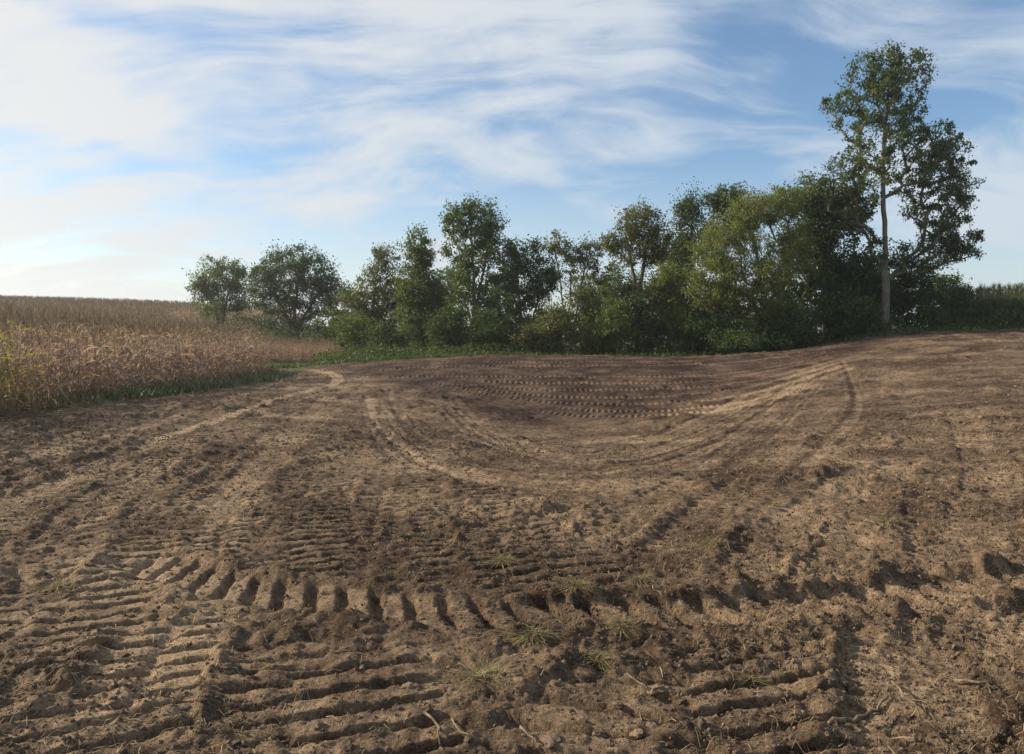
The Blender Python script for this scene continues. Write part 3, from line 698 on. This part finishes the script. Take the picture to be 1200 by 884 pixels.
BUSH += [
    ('thicket', 'hazy thicket far behind the gap between dome tree and olive tree', (420, 418), 72, [(425, 385, 30, 26, 60)], 'leaf_olive', .19),
    ('thicket', 'shaded thicket behind the vine-clad column tree', (515, 418), 58, [(510, 375, 34, 36, 90)], 'leaf_bush', .17),
    ('thicket', 'shaded thicket behind the tall narrow middle tree', (585, 418), 59, [(585, 378, 36, 36, 90)], 'leaf_dark', .17),
    ('thicket', 'olive thicket behind the thin sparse stems', (645, 418), 58, [(645, 385, 36, 30, 80)], 'leaf_olive', .17),
    ('thicket', 'shaded thicket behind the yellow-leaved sapling', (710, 418), 57, [(705, 375, 36, 38, 100)], 'leaf_bush', .17),
    ('thicket', 'tall leafy thicket behind the gap left of the tall narrow middle tree', (530, 418), 62, [(528, 345, 26, 40, 80), (528, 390, 30, 24, 40)], 'leaf_mid', .17),
    ('thicket', 'tall dark thicket filling the gap right of the tall narrow middle tree', (598, 418), 63, [(592, 340, 24, 36, 70), (590, 385, 30, 26, 50)], 'leaf_dark', .17),
    ('thicket', 'loose olive thicket behind the crowns of the sparse tree', (690, 418), 64, [(690, 350, 36, 28, 60)], 'leaf_olive', .17),
    ('thicket', 'tall green thicket standing behind the airy tree fork', (735, 418), 60, [(728, 340, 30, 34, 70)], 'leaf_mid', .17),
    ('thicket', 'tall thicket between the airy tree and the pointed dark tree', (790, 418), 60, [(790, 315, 24, 44, 90), (790, 370, 28, 36, 60)], 'leaf_mid', .17),
    ('thicket', 'leafy thicket joining the dome tree to the olive half-bare tree', (405, 418), 66, [(402, 370, 22, 36, 70)], 'leaf_mid', .18),
    ('thicket', 'thicket filling the gap left of the vine-clad column tree', (465, 418), 60, [(463, 350, 22, 44, 90)], 'leaf_olive', .16),
    ('thicket', 'dark thicket behind the airy tree', (765, 418), 56, [(768, 365, 34, 46, 110)], 'leaf_dark', .17),
    ('thicket', 'deep dark thicket behind the leaning limb', (835, 416), 55, [(835, 375, 42, 40, 230)], 'leaf_dark', .17),
    ('thicket', 'deep dark thicket behind the willow-like tree stem', (905, 412), 54, [(905, 365, 42, 44, 150), (915, 390, 44, 22, 90)], 'leaf_dark', .17),
    ('thicket', 'low dark thicket at the foot of the willow-like tree', (885, 412), 49, [(880, 392, 40, 22, 130)], 'leaf_dark', .15),
    ('thicket', 'dark mass of leaves behind the tall bare trunk', (1030, 398), 53, [(1025, 345, 40, 46, 190), (1000, 375, 44, 24, 90)], 'leaf_dark', .17),
]
for nm, lb, base, d, lobes, lf, ls in BUSH:
    st = [[(base[0] + rng.normal(0, 6), lobes[0][1] + 4)] for _ in range(3)]
    tree(nm, lb, base, d, st, lobes, lf, ls, 34, .035, .30, cat='bush', tw=.006, group='bushes under the treeline')

# ------------------------------------------------------------------ corn
def corn_leaf(L, wid, rise, fall, twist):
    mb = MB(); pts, ws, sd = [], [], []
    a = rise
    p = np.array((0., 0., 0.))
    n = 6
    for i in range(n):
        t = i / (n - 1); pts.append(p.copy()); ws.append(wid * (.55 + .8 * t - 1.28 * t * t) if t < .99 else wid * .06)
        tw_ = twist * t; sd.append((-math.sin(a) * math.sin(tw_) * .3, math.cos(tw_), math.sin(tw_)))
        p = p + np.array((math.cos(a), 0, math.sin(a))) * L / (n - 1); a -= fall / (n - 1) * (1 + t)
    mb.strip(pts, ws, sd); return mb
def combine(name, parts):
    v, f, mi, mats = [], [], [], []
    for mb, mat, mtx in parts:
        b = len(v); v += [mtx @ Vector(q) for q in mb.v]; f += [tuple(b + k for k in q) for q in mb.f]
        if mat not in mats: mats.append(mat)
        mi += [mats.index(mat)] * len(mb.f)
    me = mesh_from(name, v, f); 
    for q in mats: me.materials.append(q)
    me.polygons.foreach_set('material_index', np.array(mi, np.int32)); me.update(); return me
LEAVES = [corn_leaf(random.uniform(.6, .95), random.uniform(.06, .10), random.uniform(.5, 1.15), random.uniform(1.5, 2.9), random.uniform(-1.6, 1.6)) for _ in range(9)]
LEAF_ME = {k: [mb.mesh('corn_leaf', M[k]) for mb in LEAVES] for k in ('corn', 'corn_green')}
def stalk_mb(h, lean):
    mb = MB(); pts = [(lean * (t ** 2), 0, h * t) for t in (0, .25, .5, .75, 1)]; mb.tube(pts, [.016, .014, .012, .009, .005], 5); return mb
def tassel_mb():
    mb = MB()
    for k in range(7):
        a = k * 2.4; o = .0 if k == 0 else .11
        mb.tube([(0, 0, 0), (o * math.cos(a) * .5, o * math.sin(a) * .5, .14), (o * math.cos(a), o * math.sin(a), .24 if k else .34)], [.006, .006, .003], 3, False)
    return mb
def ear_mb():
    mb = MB(); mb.tube([(0, 0, 0), (.03, 0, .05), (.07, 0, .02), (.13, 0, -.10), (.15, 0, -.16)], [.012, .026, .03, .022, .004], 6); return mb
def plant_plan(h, seed, nl=11):
    r = random.Random(seed); az = r.random() * 6.28; out = []
    for k in range(nl):
        z = h * (.16 + .80 * k / nl) + r.uniform(-.03, .03); az += math.pi + r.uniform(-.7, .7)
        out.append((r.randrange(len(LEAVES)), z, az, r.uniform(.7, 1.1) * (1.0 if k < nl - 4 else .62), r.uniform(-.25, .25)))
    return out, r.uniform(.9, 1.25), r.random() * 6.28
STALK = [stalk_mb(2.0, q) for q in (-.12, .02, .1, .22)]; TASSEL, EAR = tassel_mb(), ear_mb()
STALK_ME = [m.mesh('stalk', M['stalk']) for m in STALK]; TASSEL_ME = TASSEL.mesh('tassel', M['stalk']); EAR_ME = EAR.mesh('ear', M['corn'])
def lean_x(si, z): return (-.12, .02, .1, .22)[si] * (z / 2.0) ** 2
def corn_single(name, si, seed, key):
    sm = M['corn_far'] if key == 'corn_far' else M['stalk']
    pl, ez, ea = plant_plan(2.0, seed); parts = [(STALK[si], sm, Matrix())]
    for li, z, az, sc, tl in pl:
        parts.append((LEAVES[li], M[key], Matrix.Translation((lean_x(si, z), 0, z)) @ Euler((0, tl, az)).to_matrix().to_4x4() @ Matrix.Scale(sc, 4)))
    parts.append((TASSEL, sm, Matrix.Translation((lean_x(si, 2.0), 0, 1.98))))
    parts.append((EAR, M[key], Matrix.Translation((lean_x(si, ez), 0, ez)) @ Euler((0, 0, ea)).to_matrix().to_4x4()))
    return combine(name, parts)
SINGLE = [corn_single('corn_plant', k % 4, 40 + k, 'corn') for k in range(6)]
SINGLE_G = [corn_single('corn_plant', k % 4, 80 + k, 'corn_green') for k in range(2)]
SINGLE_F = [corn_single('corn_plant', k % 4, 90 + k, 'corn_far') for k in range(4)]
def place(o, x_, y_, s, rz, tilt=(0, 0)):
    o.location = (x_, y_, gz(x_, y_) - .02); o.scale = (s, s, s); o.rotation_euler = (tilt[0], tilt[1], rz)
EDGE_LBL = 'dry tan corn plant in the outer rows of the left cornfield'
def corn_full(x_, y_, s, rz, seed, key, label, group, tilt):
    r = empty('corn_plant', (0, 0, 0)); place(r, x_, y_, s, rz, tilt); tag(r, label, 'corn plant', group); si = seed % 4
    link(bpy.data.objects.new('stalk', STALK_ME[si]), r)
    pl, ez, ea = plant_plan(2.0, seed, 10)
    for li, z, az, sc, tl in pl:
        q = link(bpy.data.objects.new('corn_leaf', LEAF_ME[key][li]), r); q.location = (lean_x(si, z), 0, z); q.rotation_euler = (0, tl, az); q.scale = (sc, sc, sc)
    q = link(bpy.data.objects.new('tassel', TASSEL_ME), r); q.location = (lean_x(si, 2.0), 0, 1.98)
    q = link(bpy.data.objects.new('ear', EAR_ME), r); q.location = (lean_x(si, ez), 0, ez); q.rotation_euler = (0, 0, ea)
    return r
def edge_x(y_): return -11.0 - .25 * math.sin(y_ * .35) - (.0 if y_ < 33 else (y_ - 33) * .35)
def in_field(x_, y_):
    if y_ < 36: return x_ < edge_x(y_)
    lim = np.interp(y_, [36, 40, 46, 60, 78, 92, 150, 220], [-12.0, -14.5, -18.5, -28, -34.5, -34.5, -42, -60]); return x_ < lim
plants = []
row = 0
for xr in np.arange(-11.25, -190, -.76):
    yy = 9.0 if row < 60 else 60.0
    while yy < 172:
        if yy < 70: step = .19
        elif yy < 110: step = .34
        else: step = .6
        yy += step * random.uniform(.7, 1.3)
        xx = xr + random.gauss(0, .06 if row else .16)
        if xx / yy < -1.02 or not in_field(xx, yy): continue
        deep = min(abs(xx + 11), 40)
        if yy > 20 and deep > 9 and random.random() < .35: continue
        plants.append((xx, yy))
    row += 1
plants = np.array(plants)
vis = plants[(plants[:, 0] / plants[:, 1] > -.72)]
front = vis[np.argsort(np.hypot(vis[:, 0], vis[:, 1]) + 2.2 * np.maximum(0, -11.2 - vis[:, 0]))]
edge_set = {}
n_full = 110
cut = front[np.lexsort((front[:, 1],))]
chosen = front[:300]
srcs = []
ch_sorted = chosen[np.argsort(-chosen[:, 0])]
full_ids = set(map(tuple, ch_sorted[:n_full]))
for k, (xx, yy) in enumerate(chosen):
    green = yy < 18.2 and random.random() < .55 or random.random() < .03
    key = 'corn_green' if green else 'corn'
    lbl = 'half-green yellowish corn plant among the dry ones at the left edge of the photo' if green and yy < 18.2 else ('half-green corn plant among the dry ones in the left cornfield' if green else EDGE_LBL)
    grp = 'half-green corn plants' if green else 'dry corn plants at the field edge'
    s = random.uniform(.76, 1.16); rz = random.random() * 6.28; tilt = (random.gauss(0, .07), random.gauss(0, .07))
    if (xx, yy) in full_ids: corn_full(xx, yy, s, rz, 100 + k, key, lbl, grp, tilt)
    else:
        me = random.choice(SINGLE_G if green else SINGLE); o = link(bpy.data.objects.new('corn_plant', me)); place(o, xx, yy, s, rz, tilt); tag(o, lbl, 'corn plant', grp)
        srcs.append((me, o))
def src_for(mes):
    out = []
    for me in mes:
        f = [o for m_, o in srcs if m_ == me]
        out.append(f[0] if f else None)
    return [o for o in out if o is not None]
dry_src = src_for(SINGLE)
ck = set(map(tuple, chosen)); rest = np.array([p for p in plants if tuple(p) not in ck])
n = len(rest); sc_ = rng.uniform(.80, 1.14, n); sc_[rest[:, 1] > 70] *= 1.1
print('corn', len(plants), 'rest', n)
scatter('cornfield', np.stack([rest[:, 0], rest[:, 1], gz_np(rest[:, 0], rest[:, 1]) - .02], 1),
        np.stack([rng.normal(0, .08, n), rng.normal(0, .08, n), rng.uniform(0, 6.28, n)], 1), sc_, rng.integers(0, len(dry_src), n), dry_src, 'wide field of dry tan corn running back over the hill at left')
# a short patch of corn further along the road
pts = np.array([(random.uniform(-21.5, -13.4), random.uniform(53, 64)) for _ in range(620)])
n = len(pts)
scatter('corn_patch', np.stack([pts[:, 0], pts[:, 1], gz_np(pts[:, 0], pts[:, 1]) - .02], 1), np.stack([rng.normal(0, .06, n), rng.normal(0, .06, n), rng.uniform(0, 6.28, n)], 1),
        rng.uniform(.62, .85, n), rng.integers(0, len(dry_src), n), dry_src, 'low patch of pale dry corn beyond the road bend in front of the trees')
# the corn on the rise at right, still greener
first_far = []
pts = []
for yr in np.arange(46.5, 62, .76):
    xr = 27.2 + (yr - 46.5) * .55
    while xr < 60: pts.append((xr, yr + random.gauss(0, .07))); xr += .2 * random.uniform(.7, 1.3)
pts = np.array(pts)
for q in range(4):
    o = link(bpy.data.objects.new('corn_plant', SINGLE_F[q])); place(o, 27.0 + q * .45, 46.2, 1.15, q * 1.3); first_far.append(o)
    tag(o, 'greenish corn plant at the near corner of the right cornfield', 'corn plant', 'corn plants at the right field corner')
n = len(pts)
scatter('right_cornfield', np.stack([pts[:, 0], pts[:, 1], gz_np(pts[:, 0], pts[:, 1]) - .02], 1), np.stack([rng.normal(0, .05, n), rng.normal(0, .05, n), rng.uniform(0, 6.28, n)], 1),
        rng.uniform(1.05, 1.3, n), rng.integers(0, 4, n), first_far, 'stand of greenish brown-topped corn on the rise at far right')

# broken corn plant leaning out over the verge, and a fallen husk
def lean_stalk(name, label, p0, p1, key='corn', rad=.02, yellow=False):
    a = vec_to_ground(*p0); b = Vector(at(p1[0], p1[1], a.y - .25)); r = empty(name, a); tag(r, label, 'corn stalk'); v = b - a
    mb = MB(); mb.tube([(0, 0, 0), v * .35 + Vector((0, 0, -.03)), v * .7 + Vector((.02, 0, .02)), v], [rad, rad, rad * .8, rad * .5], 6); mb.build('stalk', M['stalk'], r)
    for k in range(7):
        f = .4 + .1 * k; q = link(bpy.data.objects.new('corn_leaf', LEAF_ME['corn_green' if yellow and k > 3 else key][k % 9]), r); q.location = v * min(f, 1); q.rotation_euler = (random.uniform(-.4, .4), random.uniform(-.2, .8), random.random() * 6.28); q.scale = (.8,) * 3
    return r
lean_stalk('leaning_corn_stalk', 'broken corn stalk with yellow top leaning left out of the corn', (85, 478), (44, 420), yellow=True, rad=.03)
lean_stalk('leaning_corn_stalk', 'thin bent corn stalk slanting right at the foot of the corn', (96, 468), (116, 432))

# ------------------------------------------------------------------ grasses and weeds
def blades(spots, hs, mat, name, wid=.012, bend=.5, leafy=0):
    """arched grass blades, one ribbon each"""
    n = len(spots); a = rng.uniform(0, 6.28, n); L = hs; be = bend * rng.uniform(.3, 1.5, n)
    dirx, diry = np.cos(a), np.sin(a); v = np.empty((n, 6, 3)); W_ = wid * rng.uniform(.6, 1.4, n)
    for i, (t, wf) in enumerate(((0, 1), (.55, .85), (1, .12))):
        hx = L * be * t * t; c = np.stack([spots[:, 0] + dirx * hx, spots[:, 1] + diry * hx, spots[:, 2] + L * t * (1 - .25 * be * t)], 1)
        s_ = np.stack([-diry, dirx, np.zeros(n)], 1) * (W_ * wf / 2)[:, None]
        v[:, 2 * i] = c - s_; v[:, 2 * i + 1] = c + s_
    o = np.arange(n)[:, None] * 6; f = np.concatenate([o + np.array((0, 1, 3, 2)), o + np.array((2, 3, 5, 4))])
    return mesh_np(name, v.reshape(-1, 3), f, mat)
n = 9000
yy = rng.uniform(17, 36.5, n); wgt = sstep(18, 24, yy); keep = rng.random(n) < wgt; yy = yy[keep]; n = len(yy)
xx = np.array([edge_x(q) for q in yy]) + rng.normal(.30, .40, n) - .1
hgt = rng.uniform(.08, .36, n) * (1 - .35 * np.clip(xx + 10.9, 0, 1)) * (.6 + .9 * np.clip(fbm(xx * 1.2, yy * .8, 3, 77) + .5, 0, 1))
o = link(bpy.data.objects.new('verge_weeds', blades(np.stack([xx, yy, gz_np(xx, yy)], 1), hgt, M['weed'], 'verge_weeds', .035, .6))); tag(o, 'soft green weeds growing along the foot of the corn', kind='stuff')
n = 7000
xx = rng.uniform(-16, 33, n); yy = 43.0 + rng.exponential(1.1, n) + .6 * np.sin(xx * .5) - np.clip(-xx - 2, 0, 12) * .05
hgt = rng.uniform(.08, .32, n)
o = link(bpy.data.objects.new('treeline_grass', blades(np.stack([xx, yy, gz_np(xx, yy)], 1), hgt, M['leaf_bush'], 'treeline_grass', .05, .6))); tag(o, 'green grass and low weeds along the foot of the treeline', kind='stuff')

n = 26000
xx = rng.uniform(-12, 31, n); yy = 44.2 + rng.gamma(2.0, 1.6, n); top = .75 + .5 * fbm(xx * .5, yy * .5, 3, 88)
zz = gz_np(xx, yy) + rng.random(n) ** 1.3 * np.clip(top, .25, 1.4)
o = link(bpy.data.objects.new('undergrowth', leaf_mesh('undergrowth', np.stack([xx, yy, zz], 1), rng.uniform(.09, .2, n), M['leaf_bush']))); tag(o, 'tangled low undergrowth on the shaded ground beneath the trees', kind='stuff')

def tuft(label, px, py, size, mats, seed, nb=190, name='grass_tuft'):
    g = vec_to_ground(px, py); r = empty(name, g); tag(r, label, 'grass tuft', 'uprooted grass tufts')
    ang = rng.uniform(0, 6.28, nb); rr = np.abs(rng.normal(0, .6, nb)) * size
    sp = np.stack([np.cos(ang) * rr, np.sin(ang) * rr * .8, np.zeros(nb)], 1); sp[:, 2] = gz_np(sp[:, 0] + g.x, sp[:, 1] + g.y) - g.z - .01
    link(bpy.data.objects.new('blades', blades(sp, rng.uniform(.2, .75, nb) * size, M[mats[0]], 'blades', .005 + size * .010, 2.6)), r)
    if len(mats) > 1:
        nb2 = nb // 2; ang = rng.uniform(0, 6.28, nb2); rr = np.abs(rng.normal(0, .6, nb2)) * size
        sp = np.stack([np.cos(ang) * rr, np.sin(ang) * rr, np.zeros(nb2)], 1); sp[:, 2] = gz_np(sp[:, 0] + g.x, sp[:, 1] + g.y) - g.z - .005
        link(bpy.data.objects.new('dry_blades', blades(sp, rng.uniform(.4, 1.3, nb2) * size, M[mats[1]], 'dry_blades', .004, 2.6)), r)
    return r
TUFT = [
    ('dark green grass tuft on the far rim of the crossing track near the middle', 677, 697, .085, ('green_grass', 'dry_grass')),
    ('small green grass tuft just below the crossing track', 701, 774, .075, ('green_grass', 'dry_grass')),
    ('largest dry straw-coloured grass clump in the foreground, left of centre', 565, 798, .13, ('dry_grass', 'green_grass')),
    ('matted dark grass clod below the crossing track', 622, 752, .10, ('dry_grass', 'green_grass')),
    ('dry grass clump above the crossing track near centre', 590, 662, .10, ('dry_grass', 'green_grass')),
    ('small green and straw tuft right of the dark tuft', 752, 684, .08, ('dry_grass', 'green_grass')),
    ('small grass tuft lying on the soil past the crossing track, right of centre', 830, 643, .11, ('green_grass', 'dry_grass')),
    ('straw-littered grass clump at the left side of the foreground', 66, 690, .12, ('dry_grass',)),
    ('greenish tuft among bars of the lower right track', 880, 796, .055, ('green_grass', 'dry_grass')),
    ('dry tuft at the upper end of the crossing track by the left', 345, 668, .08, ('dry_grass',)),
    ('yellowish grass patch on the soil at middle right', 1040, 618, .14, ('dry_grass', 'green_grass')),
    ('matted grass on the lug ridge right of centre', 728, 742, .09, ('dry_grass', 'green_grass')),
]
for k, (lb, px, py, sz, ms) in enumerate(TUFT): tuft(lb, px, py, sz * .72, ms, k)

# ------------------------------------------------------------------ clods
def clod_mesh(seed):
    import bmesh
    bm = bmesh.new(); bmesh.ops.create_icosphere(bm, subdivisions=3, radius=.5); r = random.Random(seed)
    o = Vector((r.uniform(-50, 50), r.uniform(-50, 50), r.uniform(-50, 50))); cuts = [(Vector((r.gauss(0, 1), r.gauss(0, 1), r.gauss(0, 1))).normalized(), r.uniform(.24, .42)) for _ in range(7)]
    from mathutils import noise as mn
    for v in bm.verts:
        p = v.co.copy()
        for nv, dd in cuts:
            e = p.dot(nv) - dd
            if e > 0: p -= nv * e * .9
        p *= 1 + .42 * mn.noise(p * 3.3 + o) + .26 * mn.noise(p * 8 + o) + .12 * mn.noise(p * 19 + o)
        v.co = Vector((p.x * 1.15, p.y * .95, p.z * .72))
    me = bpy.data.meshes.new('soil_clod'); bm.to_mesh(me); bm.free(); me.materials.append(M['clod']); return me
CLODS = [clod_mesh(k) for k in range(8)]
clod_src = []
fg = []
while len(fg) < 60:
    px, py = random.uniform(5, 1195), 640 + 244 * random.random() ** .8
    g = ground_hit(px, py); s = random.uniform(.03, .065) * (1.3 if py > 780 else 1)
    fg.append((g, s))
for k, (g, s) in enumerate(fg):
    o = link(bpy.data.objects.new('soil_clod', CLODS[k % 8])); o.location = (g[0], g[1], gz(g[0], g[1]) - s * .02); o.scale = (s, s * random.uniform(.7, 1.1), s * random.uniform(.7, 1.1)); o.rotation_euler = (random.gauss(0, .4), random.gauss(0, .4), random.random() * 6.28)
    tag(o, 'larger brown clod of soil lying loose on the foreground dirt', 'soil clod', 'loose clods in the foreground')
    if k < 8: clod_src.append(o)
def field_points(n, ymin, ymax, power):
    yy = ymin + (ymax - ymin) * rng.random(n) ** power; uu = rng.uniform(-.76, .76, n); return uu * (yy + .6), yy
xx, yy = field_points(150000, 1.6, 20, 1.75)
dn = sstep(-.3, .5, fbm(xx * .45, yy * .45, 4, 5) + .6 * fbm(xx * 2.5, yy * 2.5, 3, 6)); keep = rng.random(len(xx)) < .25 + .75 * dn; xx, yy = xx[keep], yy[keep]; n = len(xx)
sz = (.006 + .016 * rng.random(n) ** 3.5) * (1 + .10 * yy) * (1 - .6 * sstep(12, 20, yy))
# ------------------------------------------------------------------ straw
x2, y2 = field_points(26000, 12, 42, 1.0); z2 = .02 + .07 * rng.random(len(x2)) ** 3; kp = rng.random(len(x2)) < np.clip(.35 + fbm(x2 * .4, y2 * .4, 4, 5), .05, 1); x2, y2, z2 = x2[kp], y2[kp], z2[kp]
kp = (x2 > -9.5) & ((x2 / y2 > .36) | (x2 / y2 < -.2) | (y2 < 20)); x2, y2, z2 = x2[kp], y2[kp], z2[kp]
xx, yy, sz = np.concatenate([xx, x2]), np.concatenate([yy, y2]), np.concatenate([sz, z2]); n = len(xx)
scatter('soil_crumbs', np.stack([xx, yy, gz_np(xx, yy) + sz * .0], 1), rng.uniform(-.6, 6.28, (n, 3)), sz, rng.integers(0, 8, n), clod_src, 'fine crumbs of broken soil strewn over the field')
n = 34000
xx, yy = field_points(n, 1.6, 22, 1.6); dn = sstep(-.05, .5, fbm(xx * .7, yy * .7, 4, 15) + .5 * fbm(xx * 3, yy * 3, 2, 16)); keep = rng.random(n) < .10 + .9 * dn; xx, yy = xx[keep], yy[keep]; n = len(xx)
ln = rng.uniform(.02, .085, n) * (1 + .06 * yy); wd = rng.uniform(.0009, .002, n) * (1 + .25 * yy); az = rng.uniform(0, 6.28, n); bd = rng.normal(0, .35, n)
v = np.empty((n, 6, 3)); z0 = .006 + .012 * rng.random(n)
for i, t in enumerate((-.5, 0, .5)):
    a = az + bd * t; cx_, cy_ = xx + np.cos(a) * ln * t, yy + np.sin(a) * ln * t; c = np.stack([cx_, cy_, gz_np(cx_, cy_) + z0 + (.012 if i == 1 else 0)], 1)
    s_ = np.stack([-np.sin(a), np.cos(a), rng.normal(0, .6, n)], 1) * (wd / 2)[:, None]; v[:, 2 * i] = c - s_; v[:, 2 * i + 1] = c + s_
o_ = np.arange(n)[:, None] * 6; f = np.concatenate([o_ + np.array((0, 1, 3, 2)), o_ + np.array((2, 3, 5, 4))])
o = link(bpy.data.objects.new('straw_litter', mesh_np('straw_litter', v.reshape(-1, 3), f, M['straw']))); tag(o, 'thin pale straw and root fibres scattered over the soil', kind='stuff')
# larger stems one can pick out
def stem(label, pix, rad, lift=.02, name='dead_stem'):
    ps = [vec_to_ground(*p) for p in pix]; r0 = ps[0]; mb = MB(); pts = []
    for k in range(len(ps)):
        pts.append(ps[k] - r0 + Vector((0, 0, lift)))
        if k < len(ps) - 1: m_ = (ps[k] + ps[k + 1]) / 2; m_.z = max(m_.z, gz(m_.x, m_.y)); pts.append(m_ - r0 + Vector((random.gauss(0, .008), 0, lift + .008)))
    mb.tube(pts, [rad * (1 - .5 * i / len(pts)) for i in range(len(pts))], 6)
    o = mb.build(name, M['stem']); o.location = r0; tag(o, label, 'stem', 'dead stems on the soil'); return o
stem('thick pale broken root stem lying in the lower right foreground', [(972, 853), (985, 846), (1000, 842), (1012, 835), (1028, 828), (1040, 818)], .011, .012)
stem('thin pale stem slanting above the thick root stem', [(1045, 800), (1060, 820), (1078, 838)], .006)
stem('short dark stick lying flat at the right side of the foreground', [(1118, 800), (1145, 806), (1165, 806)], .010, .012)
stem('curved pale stem at the bottom edge, left of centre', [(497, 842), (515, 862), (517, 876)], .006)
stem('bent straw stem right beside the curved pale one', [(530, 852), (540, 866), (550, 876)], .005)
stem('short curled pale stem at the bottom edge near centre', [(610, 860), (620, 866), (624, 876)], .006)
stem('thin stem crossing the soil below the green tuft', [(735, 792), (750, 802), (762, 810)], .005)
stem('forked pale rootlet lying between bars of the lower left track', [(152, 776), (157, 783), (163, 780)], .004, .015)
stem('pale straw stem lying across the dirt at middle right', [(1012, 612), (1020, 617), (1027, 622)], .010)

# ------------------------------------------------------------------ haze
hx = 4300
hv = [(a, b, c) for c in (-26.0, 30.0) for a, b in ((-hx, -60), (hx, -60), (hx, 1750), (-hx, 1750))]
hme = mesh_from('haze', hv, [(3, 2, 1, 0), (4, 5, 6, 7), (0, 1, 5, 4), (1, 2, 6, 5), (2, 3, 7, 6), (3, 0, 4, 7)])
hm = bpy.data.materials.new('thin_haze'); hm.use_nodes = True; t = hm.node_tree; t.nodes.clear()
ho = t.nodes.new('ShaderNodeOutputMaterial'); pv = t.nodes.new('ShaderNodeVolumePrincipled')
pv.inputs['Color'].default_value = (.92, .95, 1.0, 1); pv.inputs['Density'].default_value = .0005; pv.inputs['Anisotropy'].default_value = .55
t.links.new(pv.outputs[0], ho.inputs['Volume']); hme.materials.append(hm)
haze = link(bpy.data.objects.new('haze', hme)); tag(haze, 'thin pale morning haze over the field', kind='stuff')
